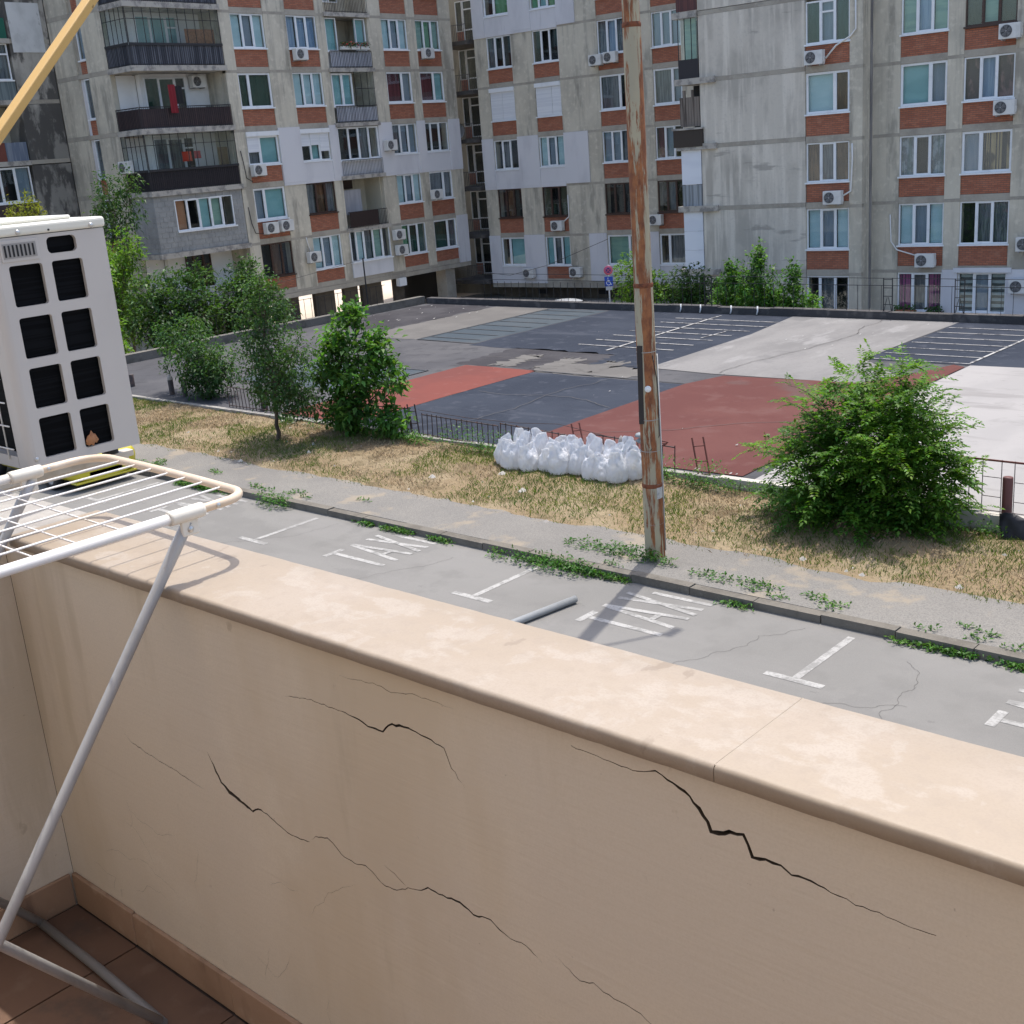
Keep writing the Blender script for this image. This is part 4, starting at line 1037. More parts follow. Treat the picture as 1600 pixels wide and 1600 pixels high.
def wpt(f, s, z, n):
    m = Matrix.LocRotScale(f.root.location, f.root.rotation_euler.to_quaternion(), (1, 1, 1))
    return m @ Vector(f.P(s, z, n))
pipe_w = M('white_cable_duct', (.72, .72, .7), .6)
def cable(name, pts, r_, m_, label):
    return tag(MB().path(pts, r_, 6).build(name, m_), label, 'cable')
cable('pipe_run', [wpt(fR1, rr(-21.6), 2.5 + zo, .2), wpt(fR1, rr(-21.2), 2.95 + zo, .1), wpt(fR1, rr(-20.6), 3.25 + zo, .05), wpt(fR1, rr(-20.38), 3.5 + zo, .05), wpt(fR1, rr(-20.4), 4.9 + zo, .05)], .035, pipe_w, 'white pipe curling from the top air conditioner onto the concrete pier')
cable('pipe_run', [wpt(fR1, rr(-20.9), -3.0 + zo, .2), wpt(fR1, rr(-20.55), -2.8 + zo, .08), wpt(fR1, rr(-20.5), -1.5 + zo, .05), wpt(fR1, rr(-20.52), -.9 + zo, .05)], .035, pipe_w, 'white pipe rising from the lower air conditioner next to the blank wall')
cable('pipe_run', [wpt(fR2, rr(-18.1), -5.6 + zo, .12), wpt(fR2, rr(-19.0), -5.35 + zo, .05), wpt(fR2, rr(-19.25), -5.0 + zo, .04), wpt(fR2, rr(-19.3), -3.9 + zo, .04)], .03, pipe_w, 'white pipe running left from the air conditioner above purple blinds')
cable('pipe_run', [wpt(fC, relC(-41.2), -4.3 + zo, .2), wpt(fC, relC(-40.85), -4.0 + zo, .06), wpt(fC, relC(-40.85), -2.8 + zo, .05)], .035, pipe_w, 'short white pipe above the air conditioner on the brown windowed wall')
cable('pipe_run', [wpt(fA, -5.35, -4.4 + zo, .1), wpt(fA, -5.45, -3.9 + zo, .05), wpt(fA, -5.5, -3.65 + zo, .05)], .03, pipe_w, 'thin white pipe above the air conditioner by the lowest teal window')
cable('wall_cable', [wpt(fA, -9.0, .9 + zo, .06), wpt(fA, -8.9, .3 + zo, .05), wpt(fA, -8.85, -.4 + zo, .06), wpt(fA, -8.55, -.6 + zo, .12)], .02, black_metal, 'black cable looping down the pier beside the glazed loggia')
cable('wall_cable', [wpt(fA, -9.0, -1.8 + zo, .06), wpt(fA, -8.9, -2.6 + zo, .05), wpt(fA, -8.75, -3.1 + zo, .06), wpt(fA, -8.3, -3.15 + zo, .12)], .02, black_metal, 'black cable looping down beside the grey block walled loggia')
cable('overhead_cable', [wpt(fC, relC(-45.0), -6.2 + zo, 6), wpt(fC, relC(-40), -6.45 + zo, 7), wpt(fC, relC(-36), -5.7 + zo, 9), wpt(fC, relC(-31), -4.3 + zo, 11)], .012, black_metal, 'thin overhead cable sagging in front of the pale rendered ground floor')
# dark streak down the inner corner of the right block is part of that block
fR1.ub('dark_streak', ds, rr(-20.1), rr(-20.08), 1.0, 13.5, -1.0, -.75)
for (s, z0d, z1d) in ((-26.9, 2.9, 3.05),):
    pass
# washing and odds and ends on the balconies
def cloth(name, f, s0, s1, z0, z1, n, mat, label, cat):
    mb = MB(); k, j = 8, 6; V = []
    for i in range(k + 1):
        for q in range(j + 1):
            s = s0 + (s1 - s0) * i / k; z = z0 + (z1 - z0) * q / j
            V.append(wpt(f, s, z, n + .03 * math.sin(i * 1.9 + q * .4) * (1 - q / j * .7)))
    for t in (0, .008):
        mb.add([Vector(v) + Vector((t, -t, 0)) for v in V], [(i * (j + 1) + q, (i + 1) * (j + 1) + q, (i + 1) * (j + 1) + q + 1, i * (j + 1) + q + 1) for i in range(k) for q in range(j)], True)
    return tag(mb.build(name, mat), label, cat)
cloth('towel', fA, -12.75, -12.35, slab_z[3] + .75, slab_z[3] + 2.0, .16, M('red_towel_cloth', (.2, .012, .02), .9), 'long red towel hanging over the brown balcony railing', 'towel')
cloth('towel', fA, -12.32, -11.85, slab_z[3] + 1.15, slab_z[3] + 1.95, .0, M('black_towel_cloth', (.015, .015, .018), .9), 'short black towel hanging beside the red towel', 'towel')
cloth('shirt', fA, -12.05, -11.5, slab_z[2] + 1.35, slab_z[2] + 1.8, -.5, M('orange_red_cloth', (.55, .06, .03), .9), 'orange red shirt drying inside the glazed loggia', 'laundry')
cloth('shirt', fA, -11.4, -11.0, slab_z[2] + 1.45, slab_z[2] + 1.8, -.45, M('faded_red_cloth', (.38, .07, .07), .9), 'smaller faded red cloth drying inside the glazed loggia', 'laundry')
cloth('blanket', fA, -10.1, -9.5, slab_z[2] + 1.0, slab_z[2] + 1.9, -.3, M('brown_rug_cloth', (.14, .1, .05), .95), 'brown rug hung at the right end of the glazed loggia', 'rug')
cloth('blanket', fA, -11.0, -9.3, slab_z[4] + .1, slab_z[4] + 1.75, -.35, M('rust_wicker_cloth', (.27, .12, .06), .95, [((12, 12, 12), 2, .45, .55, (.18, .075, .035), .9)]), 'rust brown wicker screen at the right end of the top loggia', 'screen')
pot_m = M('white_flower_box', (.66, .66, .64), .7); terra = M('terracotta_box', (.42, .15, .08), .85)
fl_leaf = leaf_mat('geranium_leaf', (.03, .09, .025), (.05, .13, .03))
petal = M('red_petal', (.55, .03, .04), .7, island=.3)
def flower_box(loc, w, boxm, flowers, label, rz=0):
    r_ = empty('flower_box', loc, rz, label, 'flower box', 'flower boxes on the facades')
    MB().box(-w / 2, w / 2, -.09, .09, 0, .16).build('box', boxm, r_, bevel=.01)
    lf = MB(); pt = MB()
    q = random.Random(int(abs(loc[0] * 100)))
    for i in range(150):
        p = Vector((q.uniform(-w / 2, w / 2), q.uniform(-.16, .12), .16 + q.uniform(-.06, .2)))
        a, b = q.uniform(0, 6.3), q.uniform(-.4, .9); l = q.uniform(.05, .09)
        d = Vector((math.cos(a) * math.cos(b), math.sin(a) * math.cos(b), math.sin(b))); sd = d.orthogonal() * l * .5
        (pt if (flowers and i % 5 == 0) else lf).add([p, p + d * l * .5 + sd, p + d * l, p + d * l * .5 - sd], [(0, 1, 2, 3)])
    lf.build('leaves', fl_leaf, r_)
    if flowers: pt.build('petals', petal, r_)
    return r_
for i, (s, lb) in enumerate(((-1.35, 'left flower box with white rim on the pale loggia railing'), (-.65, 'middle flower box of red geraniums on the pale loggia railing'), (.05, 'right flower box of red geraniums on the pale loggia railing'))):
    p = wpt(fA, s, Ta[3] + 1.1, .2); flower_box(p, .6, pot_m, True, lb, R(92.27))
flower_box(wpt(fR2, rr(-18.5), -8.0 + zo, .25), .9, terra, False, 'orange flower box under the left purple blind', PH)
flower_box(wpt(fR2, rr(-17.3), -8.05 + zo, .25), .7, M('brown_box', (.07, .04, .03), .8), False, 'dark flower box under the right purple blind', PH)
def dish(loc, r_, rz, label):
    root = empty('satellite_dish', loc, rz, label, 'satellite dish')
    d = MB().lathe([(0, .0), (r_ * .5, .03), (r_ * .85, .09), (r_, .13), (r_ * 1.01, .14)], n=24).build('reflector', M('dish_grey', (.36, .38, .4), .5), root)
    d.rotation_euler = (R(80), 0, 0)
    MB().tube((0, 0, 0), (0, -.42, -.12), .012).build('feed_arm', black_metal, root)
    MB().tube((0, 0, 0), (0, .25, -.2), .02).build('mount', black_metal, root)
dish(wpt(fS, relC(-48.2), .2 + zo + .95, 2.6), .42, PH, 'round grey satellite dish on a small stair balcony')
stool = empty('plastic_chair', wpt(fA, -9.9, slab_z[3] + .1, -.5), R(2.27), 'dark green plastic chair on the loggia with red towel', 'chair')
gp = M('dark_green_plastic', (.01, .035, .03), .5)
MB().box(-.22, .22, -.22, .22, .42, .46).build('seat', gp, stool, bevel=.015)
MB().box(-.23, -.19, -.22, .22, .46, .95).build('backrest', gp, stool, bevel=.02)
for sx_ in (-.19, .19):
    for sy_ in (-.19, .19): MB().tube((sx_ * 1.1, sy_ * 1.1, 0), (sx_, sy_, .42), .02).build('leg', gp, stool)

# ------------------------------------------------------------------ vegetation
bark = M('bark', (.1, .075, .055), .95, [((9, 9, 2), 4, .45, .65, (.05, .038, .03), .8)], bump=(30, .7, .02, 4))
leaf_bush = leaf_mat('bush_leaflet', (0.058, 0.150, 0.022), (0.102, 0.216, 0.029), .42)
leaf_walnut = leaf_mat('walnut_leaf', (0.054, 0.144, 0.034), (0.090, 0.204, 0.042), .38)
leaf_plum = leaf_mat('plum_leaf', (0.034, 0.084, 0.034), (0.054, 0.120, 0.036), .35)
leaf_dark = leaf_mat('shade_leaf', (0.031, 0.079, 0.026), (0.054, 0.120, 0.031), .32)
leaf_light = leaf_mat('light_tree_leaf', (0.078, 0.174, 0.029), (0.120, 0.228, 0.041), .42)
leaf_yellow = leaf_mat('yellow_green_leaf', (.16, .19, .035), (.22, .23, .05), .4)

def rdir(q, zmin=-1.0):
    while True:
        v = Vector((q.uniform(-1, 1), q.uniform(-1, 1), q.uniform(-1, 1)))
        if .05 < v.length < 1 and v.z / v.length >= zmin: return v.normalized()

def add_leaf(mb, p, d, q, l, w, droop=.15):
    d = d.normalized()
    sd = d.cross(Vector((q.uniform(-.5, .5), q.uniform(-.5, .5), 1)))
    if sd.length < .05: sd = d.orthogonal()
    sd.normalize()
    up = sd.cross(d)
    m = p + d * l * .45 + up * l * .06
    mb.add([p, m + sd * w / 2, p + d * l - Vector((0, 0, droop * l)), m - sd * w / 2], [(0, 1, 2, 3)], True)

def frond(mb, p, d, q, L_, pairs, ll, lw, bend=.5):
    """pinnate leaf: leaflets in pairs along a drooping stalk"""
    d = d.normalized()
    sd = d.cross(Vector((0, 0, 1)))
    if sd.length < .05: sd = d.orthogonal()
    sd.normalize()
    tilt = q.uniform(-.5, .5)
    sd = (sd + sd.cross(d) * tilt).normalized()
    for i in range(pairs):
        t = (i + .6) / pairs
        c = p + d * L_ * t - Vector((0, 0, bend * L_ * t * t))
        for s in (-1, 1):
            dd = (sd * s + d * .55 - Vector((0, 0, .25 * q.random()))).normalized()
            add_leaf(mb, c, dd, q, ll * (1 - .35 * abs(t - .45)) * q.uniform(.85, 1.1), lw)
    add_leaf(mb, p + d * L_ - Vector((0, 0, bend * L_)), d - Vector((0, 0, bend)), q, ll, lw)

def grow_trunk(mb, base, top, r0, r1, q, n=7, wob=.03):
    base, top = Vector(base), Vector(top)
    pts = [base + (top - base) * (i / n) + (Vector((q.uniform(-wob, wob), q.uniform(-wob, wob), 0)) if 0 < i else Vector()) for i in range(n + 1)]
    mb.path(pts, [r0 + (r1 - r0) * i / n for i in range(n + 1)], 8)
    return pts

def make_tree(name, label, cat, base, blobs, leaf, lm, seed, trunk_r=.06, trunk_h=.4, group=None, twigs=None, stems=1, per=7, spread=.16):
    """blobs = (dx, dy, z, rx, ry, rz, clusters); leaf = (length, width) or ('frond', L, pairs, ll, lw)"""
    q = random.Random(seed)
    root = empty(name, base, 0, label, cat, group)
    tr = MB(); cr = MB()
    for s in range(stems):
        off = Vector((q.uniform(-.2, .2), q.uniform(-.2, .2), 0)) if stems > 1 else Vector()
        bl = blobs[s % len(blobs)]
        top = Vector((bl[0], bl[1], bl[2]))
        mid = off + (top - off) * trunk_h
        grow_trunk(tr, off + Vector((0, 0, -.15)), mid, trunk_r, trunk_r * .6, q)
        for b in (blobs if stems == 1 else [bl]):
            grow_trunk(tr, mid, (b[0], b[1], b[2] + b[5] * .3), trunk_r * .5, trunk_r * .12, q, 6, .08)
    for (dx, dy, z, rx, ry, rz, n) in blobs:
        c = Vector((dx, dy, z))
        for i in range(n):
            v = rdir(q)
            k = q.random() ** .45
            k *= 1 + .28 * noise.noise((v.x * 2.1 + seed, v.y * 2.1, v.z * 2.1 + dx))
            tip = c + Vector((v.x * rx, v.y * ry, v.z * rz)) * k
            if tip.z < -.05: continue
            if i % 5 == 0:
                tr.path([c + (tip - c) * .25, c + (tip - c) * .6 + Vector((0, 0, .03)), tip], [trunk_r * .14, trunk_r * .1, trunk_r * .05], 4, False)
            if leaf[0] == 'frond':
                for j in range(per):
                    dd = (v + rdir(q) * .8 + Vector((0, 0, .25))).normalized()
                    frond(cr, tip + rdir(q) * spread * q.random(), dd, q, leaf[1] * q.uniform(.7, 1.15), leaf[2], leaf[3], leaf[4], q.uniform(.2, .6))
            else:
                for j in range(per):
                    dd = (v * .6 + rdir(q) + Vector((0, 0, .15))).normalized()
                    add_leaf(cr, tip + rdir(q) * spread * q.random(), dd, q, leaf[0] * q.uniform(.65, 1.2), leaf[1] * q.uniform(.7, 1.15), .25)
    tr.build('trunk', bark, root)
    cr.build('crown', lm, root)
    return root

# the big bush with feathery leaves in front of the white floor
big_bush = make_tree('bush', 'big dense green bush with feathery leaves right of the rusty pole', 'bush', (-8.05, 16.75, -6.15), [
    (0, 0, 1.0, 1.3, 1.05, 1.05, 260), (-.85, -.1, .8, .9, .85, .8, 120), (.55, .05, .8, .75, .8, .8, 105), (.1, 0, 1.7, .85, .7, .7, 125), (-.75, .1, 1.6, .5, .5, .5, 34), (.65, .1, 1.7, .45, .5, .5, 28), (.45, .0, 2.4, .2, .2, .35, 14), (-.35, .1, 2.25, .3, .3, .4, 20), (-.1, -.4, .45, 1.25, .7, .45, 120)],
    ('frond', .42, 7, .098, .046), leaf_bush, 11, trunk_r=.04, trunk_h=.3, stems=7, per=3, spread=.2)
q = random.Random(5)
sh = MB(); shl = MB()
for i in range(40):     # long whippy shoots that break the outline
    a = q.uniform(0, 6.28); rad = q.uniform(.8, 1.25)
    p0 = Vector((-8.05 + rad * math.cos(a) * .8, 16.75 + rad * math.sin(a) * .6, -6.15 + q.uniform(.7, 2.0)))
    d = Vector((math.cos(a) * 1.0, math.sin(a) * .5, q.uniform(.1, 1.1))).normalized()
    L_ = q.uniform(.5, 1.0)
    pts = [p0 + d * L_ * t - Vector((0, 0, .35 * L_ * t * t)) for t in (0, .25, .5, .75, 1)]
    sh.path(pts, [.008, .007, .005, .004, .002], 4, False)
    for t in range(9):
        c = p0 + d * L_ * (t / 9 + .1) - Vector((0, 0, .35 * L_ * (t / 9 + .1) ** 2))
        frond(shl, c, (d + rdir(q) * .9).normalized(), q, .26, 6, .075, .036, .4)
for o in (sh.build('shoot_stems', bark, big_bush), shl.build('shoot_leaves', leaf_bush, big_bush)): o.location = (8.05, -16.75, 6.15); o['kind'] = 'stuff'

make_tree('young_walnut_tree', 'dense broad-leaved young tree standing at the fence left of the red floor', 'tree', (-20.6, 17.1, -5.98), [
    (0, 0, 1.6, .75, .7, .55, 120), (-.45, 0, 2.2, .45, .4, .38, 60), (.15, .1, 2.75, .32, .3, .28, 40), (.65, .2, 2.05, .5, .45, .42, 75), (.05, -.1, .75, .62, .55, .65, 130), (-.95, 0, 1.45, .42, .38, .3, 45), (1.0, .2, 1.35, .42, .4, .4, 50), (1.1, 0, .45, .5, .35, .3, 60), (-.6, 0, .55, .4, .4, .35, 40)],
    (.19, .1), leaf_walnut, 21, trunk_r=.05, trunk_h=.3, per=6, spread=.22)
make_tree('plum_tree', 'thin small-leaved tree with a bare trunk on the dry verge', 'tree', (-22.1, 16.0, -6.0), [
    (0, 0, 2.7, .8, .7, .95, 240), (-.5, .2, 1.75, .85, .7, .65, 190), (.6, -.1, 1.5, .8, .65, .7, 200), (.0, 0, 3.45, .45, .4, .45, 70), (1.1, 0, 2.2, .5, .45, .45, 60), (.9, .1, 1.0, .6, .5, .4, 110), (-.2, .1, 1.1, .6, .5, .35, 80)],
    (.095, .05), leaf_plum, 31, trunk_r=.055, trunk_h=.42, per=9, spread=.2)
make_tree('shrub', 'low shrub over the plaza edge between the bollards and the thin tree', 'bush', (-28.2, 18.1, -6.0), [
    (0, 0, 1.2, 1.0, .85, .8, 260), (-1.1, .3, 1.75, 1.1, .8, .55, 200), (.3, 0, .6, .8, .65, .5, 150), (.75, 0, 1.0, .65, .6, .6, 130)],
    (.12, .06), leaf_plum, 41, trunk_r=.04, trunk_h=.3, stems=3, per=8, spread=.2)
make_tree('tree', 'bright green tree right beside the white air conditioner at the left', 'tree', (-38.5, 20.4, -6.6), [
    (0, 0, 2.4, 1.4, 1.2, 1.7, 700), (.3, .4, 3.7, .95, .9, .8, 200), (-.6, -.4, 1.2, 1.2, 1.0, .9, 260), (.6, .3, 1.0, 1.0, .9, .9, 260)],
    (.22, .1), leaf_light, 51, trunk_r=.09, trunk_h=.3, per=8, spread=.28, group='trees beyond the plaza')
make_tree('tree', 'dark leafy tree behind the bright green one, before the corrugated balcony', 'tree', (-41.6, 25.4, -7.2), [
    (0, 0, 2.3, 1.5, 1.4, 1.4, 400), (1.1, 1.0, 2.0, 1.2, 1.1, 1.1, 200), (.2, 1.5, 3.2, .9, .9, .7, 90), (.6, .4, 1.1, 1.5, 1.3, 1.0, 240)],
    (.21, .1), leaf_dark, 61, trunk_r=.1, trunk_h=.3, per=8, spread=.3, group='trees beyond the plaza')
make_tree('tree', 'dark bushy tree before the open pillars of the left block', 'tree', (-40.3, 28.2, -7.7), [
    (0, 0, 2.5, 1.3, 1.3, 1.3, 330), (.3, 1.2, 2.0, 1.0, 1.0, 1.0, 170), (-.2, .6, 3.6, .7, .7, .8, 80), (.3, .2, 1.3, 1.5, 1.3, 1.0, 260)],
    (.2, .1), leaf_dark, 71, trunk_r=.1, trunk_h=.3, per=8, spread=.3, group='trees beyond the plaza')
for (bx, by, bz, s, lm, lb) in ((-47.8, 27.6, -8.7, 1.45, leaf_plum, 'slender sparse tree against the end wall of the left block'), (-44.2, 25.0, -8.4, 1.0, leaf_light, 'loose tree with light leaves just behind the white air conditioner'), (-52.4, 25.6, -8.8, 1.32, leaf_yellow, 'yellow green tree before the stained block at the left edge')):
    make_tree('tree', lb, 'tree', (bx, by, bz), [(0, 0, 4.4 * s, 1.1, 1.0, 1.6 * s, 230), (.7, .5, 5.6 * s, .7, .6, 1.0 * s, 90), (-.6, .3, 5.2 * s, .8, .7, 1.0 * s, 100), (0, 0, 2.6 * s, 1.0, .9, 1.2, 160)], (.2, .075), lm, int(abs(bx) * 10), trunk_r=.08, trunk_h=.55, per=7, spread=.35, group='trees beyond the plaza')
# shrubs in the sunk yard, showing above the tarred wall
for i, (bx, by, h, n, lb) in enumerate(((-23.6, 37.6, 1.0, 80, 'leafy shrub at the left of the group before the blank wall'), (-22.4, 37.4, 1.35, 110, 'tall leafy shrub in the middle of the group before the blank wall'), (-21.2, 37.6, .9, 80, 'leafy shrub at the right of the group before the blank wall'))):
    make_tree('shrub', lb, 'bush', (bx, by, -8.75), [(0, 0, 2.5 + h * .6, .7, .6, h, n * 2), (-.5, 0, 2.4 + h * .2, .6, .5, h * .6, n), (.5, .1, 2.4 + h * .3, .6, .5, h * .7, n), (.1, 0, 2.4 + h * 1.5, .24, .22, .55, 40), (0, 0, 2.2, 1.0, .7, .8, 90)], (.17, .085), leaf_walnut, 300 + i, trunk_r=.03, trunk_h=.4, stems=4, per=6, spread=.16, group='shrubs in the sunk yard')
for i, (bx, by, h, lb) in enumerate(((-32.0, 43.2, 1.5, 'climbing shrub right behind the road sign'), (-29.3, 43.4, 1.0, 'low hedge plant right of the rusty pole before the pale render'), (-27.0, 43.6, .8, 'low hedge plant beside the barred cellar door'))):
    make_tree('shrub', lb, 'bush', (bx, by, -8.75), [(0, 0, 1.9 + h * .5, 1.2, .6, h, 300), (1.0, 0, 1.6 + h * .4, 1.0, .6, h * .8, 200), (0, 0, 1.2, 1.6, .7, 1.0, 220)], (.17, .09), leaf_dark if i else leaf_light, 400 + i, trunk_r=.03, trunk_h=.4, stems=4, per=6, spread=.2, group='shrubs in the sunk yard')

# grass: dry straw and green tufts on the verge, weeds along the kerb
def blades(name, mat, spots, seed, h, w, label, cat, lean=.6):
    q = random.Random(seed); mb = MB()
    for (px, py, pz, k) in spots:
        a = q.uniform(0, 6.28); hh = h * q.uniform(.4, 1.2) * k; ww = w * q.uniform(.7, 1.3)
        d = Vector((math.cos(a), math.sin(a), 0)); s = Vector((-d.y, d.x, 0)) * ww / 2
        b = Vector((px, py, pz - .01)); ln = q.uniform(.1, lean) * hh
        mb.add([b - s, b + s, b + d * ln * .35 + Vector((0, 0, hh * .6)) + s * .6, b + d * ln + Vector((0, 0, hh))], [(0, 1, 2, 3)], True)
    return tag(mb.build(name, mat), label, cat, kind='stuff')
straw = M('dry_straw', (.37, .29, .165), .9, [(1.2, 3, .4, .65, (.28, .205, .11), .9)], island=.45)
green_g = leaf_mat('verge_grass', (.075, .13, .03), (.13, .17, .045), .3)
weed_m = leaf_mat('kerb_weed', (.045, .13, .022), (.07, .17, .03), .3)
q = random.Random(77)
dry, grn = [], []
for i in range(98000):
    px = q.uniform(-34, -3.2); py = 14.45 + (q.random() ** .8) * 2.85
    edge = min(1, (py - 14.4) / .35 + .25 * noise.noise((px * 2.2, 0, 4)))
    if q.random() > edge: continue
    g = noise.noise((px * .45, py * .55, 9.0)) + .45 * noise.noise((px * 1.7, py * 1.7, 2.0)) + .18 * (px > -6.5)
    dens = noise.noise((px * .8, py * .8, 15.0))
    if dens < -.25 and q.random() < .75: continue
    (grn if g > .0 + q.uniform(-.16, .16) else dry).append((px, py, verge_h(px, py), q.uniform(.6, 1.15)))
blades('dry_grass', straw, dry, 1, .06, .009, 'short dry straw-coloured grass on the verge', 'grass', 1.3)
blades('green_grass', green_g, grn, 2, .075, .01, 'green tufts of grass scattered over the dry verge', 'grass', 1.0)
wd = MB()
def clump(cx, cy, cz, rad, h, n, q):
    for i in range(n):
        a = q.uniform(0, 6.28); r_ = rad * math.sqrt(q.random())
        p = Vector((cx + r_ * math.cos(a) * 1.6, cy + r_ * math.sin(a) * .55, cz + q.uniform(0, h)))
        add_leaf(wd, p, rdir(q, -.1), q, q.uniform(.05, .1), q.uniform(.018, .035), .3)
for i in range(330):
    px = q.uniform(-24, -3.5)
    dens = noise.noise((px * .5, 2.0, 1.0)) + .3 * noise.noise((px * 1.9, 5, 1))
    if dens < .02: continue
    clump(px, 13.08 + q.uniform(-.05, .02), Z_ROAD, .1 + .12 * dens, .05 + .1 * dens, int(16 + 44 * dens), q)
clump(-18.45, 13.0, Z_ROAD, .34, .24, 330, q); clump(-11.3, 12.98, Z_ROAD, .42, .2, 420, q); clump(-12.2, 13.02, Z_ROAD, .4, .12, 260, q)
for i in range(120):
    px, py = q.uniform(-26, -3.5), 13.34 + q.random() ** 2 * .55
    if noise.noise((px * .7, py, 30.0)) < .0: continue
    clump(px, py, Z_WALK, .12, .035, 26, q)
clump(-11.2, 13.85, Z_WALK, .45, .05, 240, q); clump(-10.5, 13.75, Z_WALK, .3, .16, 220, q); clump(-10.0, 13.7, Z_WALK, .22, .12, 120, q); clump(-8.9, 13.6, Z_WALK, .3, .04, 110, q)
for i in range(60):
    px = q.uniform(-24, -4); clump(px, 17.15 + q.uniform(-.2, .05), verge_h(px, 17.1), .22, .2, 70, q)
for px in (-17.3, -16.2, -11.4, -12.6): clump(px, 17.1, verge_h(px, 17.1), .4, .45, 260, q)
tag(wd.build('kerb_weeds', weed_m), 'green weeds growing along the kerb and pavement edge', 'weeds', kind='stuff')
# stones and litter on the verge
pebble = M('pale_stone', (.48, .45, .4), .9, island=.3)
st = MB()
for i in range(150):
    px, py = q.uniform(-26, -4), q.uniform(14.5, 17.2)
    if i > 110: px, py = q.uniform(-23.6, -21.2), q.uniform(17.0, 17.4)
    s = q.uniform(.012, .05) if i % 9 else q.uniform(.06, .11)
    c = Vector((px, py, verge_h(px, py)))
    st.add([c + Vector((math.cos(k * 1.05) * s * q.uniform(.7, 1.2), math.sin(k * 1.05) * s * q.uniform(.6, 1.1), -.01)) for k in range(6)] + [c + Vector((s * .15, 0, s * q.uniform(.4, .8)))], [(k, (k + 1) % 6, 6) for k in range(6)])
tag(st.build('gravel', pebble), 'pale stones and crumbs of rubble lying on the verge', 'stones', kind='stuff')
lit = MB()
for i in range(90):
    if i % 3 == 0: continue
    px, py = (q.uniform(-35.9, -31.5), q.uniform(29.5, 34.2)) if i < 40 else ((q.uniform(-25, -11.5), q.uniform(18, 33.8)) if i < 75 else (q.uniform(-12.6, -11), 17.6))
    s = q.uniform(.012, .05) * (1.0 if i < 40 else .6); c = Vector((px, py, Z_PLAZA + .03))
    lit.add([c + Vector((-s, -s * .5, 0)), c + Vector((s, -s * .6, .01)), c + Vector((s * .8, s * .7, .03)), c + Vector((-s * .7, s * .5, .012))], [(0, 1, 2, 3)])
tag(lit.build('litter', M('pale_litter', (.36, .35, .33), .9, island=.3)), 'small pale scraps of litter scattered on the plaza', 'litter', kind='stuff')

# ------------------------------------------------------------------ sacks, fences, posts, pole, sign
sack_m = M('white_woven_plastic', (.86, .87, .89), .35, [((7, 7, 3), 4, .5, .7, (.78, .8, .83), .7)], bump=((22, 22, 9), 1.0, .06, 6))
_nt = sack_m.node_tree; _p = _nt.nodes['Principled BSDF']; _tl = _nt.nodes.new('ShaderNodeBsdfTranslucent'); _tl.inputs['Color'].default_value = (.93, .94, .96, 1); _mx = _nt.nodes.new('ShaderNodeMixShader'); _mx.inputs[0].default_value = .42
_nt.links.new(_p.outputs[0], _mx.inputs[1]); _nt.links.new(_tl.outputs[0], _mx.inputs[2]); _nt.links.new(_mx.outputs[0], _nt.nodes['Material Output'].inputs['Surface'])
def sack(x, y, rad, h, seed, label, lean=(0, 0)):
    q = random.Random(seed)
    ph = [q.uniform(0, 6.28) for _ in range(6)]
    n = 44
    prof = [(0.0, .015), (.6, 0.0), (.88, .015), (1.03, .07), (1.1, .15), (1.12, .24), (1.11, .33), (1.08, .42), (1.05, .5), (1.02, .57), (1.0, .64), (.99, .7), (.98, .76), (.98, .82), (.99, .88), (1.0, .94), (1.0, 1.0)]
    e1, e2 = q.uniform(0, 6.28), q.uniform(.05, .14)
    def wob(i, k, X, Y, Z):
        a = 2 * math.pi * k / n; t = prof[i][1]
        v = Vector((math.cos(a) * 1.3, math.sin(a) * 1.3, t * 2.6 + seed))
        f = 1 + .16 * noise.noise(v * 1.3) + .12 * noise.noise(v * 2.7) + .075 * noise.noise(v * 6.0) * (.5 + t) + .035 * noise.noise(v * 13.0)
        f += .05 * math.sin(11 * a + ph[0] + 3 * math.sin(t * 5)) * max(0, t - .45) + .03 * math.sin(19 * a + ph[1]) * max(0, t - .5)
        up = max(0, t - .55) / .45
        f *= 1 - .5 * up * abs(math.sin(a - e1)) ** 1.5              # pinched shut across one direction
        Z += h * up * up * (e2 * math.cos(2 * (a - e1)) + .1 * noise.noise(Vector((math.cos(a) * 2, math.sin(a) * 2, seed * 3.3))))
        Z += .03 * h * noise.noise(v * 4) * t
        return X * f + lean[0] * t * h, Y * f + lean[1] * t * h, max(Z, .0)
    mb = MB().lathe([(r_ * rad, z * h) for r_, z in prof], n=n, wob=wob)
    m_ = len(prof) - 1
    mb.lathe([(r_ * rad * .965, z * h) for r_, z in reversed(prof[9:])] + [(rad * .3, .55 * h)], n=n, wob=lambda i, k, X, Y, Z: wob(m_ - i if i <= m_ - 9 else 9, k, X, Y, Z))
    o = mb.build('rubbish_sack', sack_m)
    o.location = (x, y, verge_h(x, y) - .02)
    o.rotation_euler = (q.uniform(-.06, .06), q.uniform(-.06, .06), q.uniform(0, 6))
    sd_ = o.modifiers.new('sub', 'SUBSURF'); sd_.levels = 1; sd_.render_levels = 1
    return tag(o, label, 'sack', 'white sacks piled on the verge')
ordn = ['first', 'second', 'third', 'fourth', 'fifth', 'sixth', 'seventh', 'eighth', 'ninth', 'tenth', 'eleventh']
front = [(-15.75, 16.72), (-15.42, 16.55), (-15.0, 16.58), (-14.62, 16.72), (-14.27, 16.62), (-13.92, 16.74), (-13.5, 16.66), (-13.14, 16.62), (-12.86, 16.55), (-12.72, 16.85), (-12.62, 17.1)]
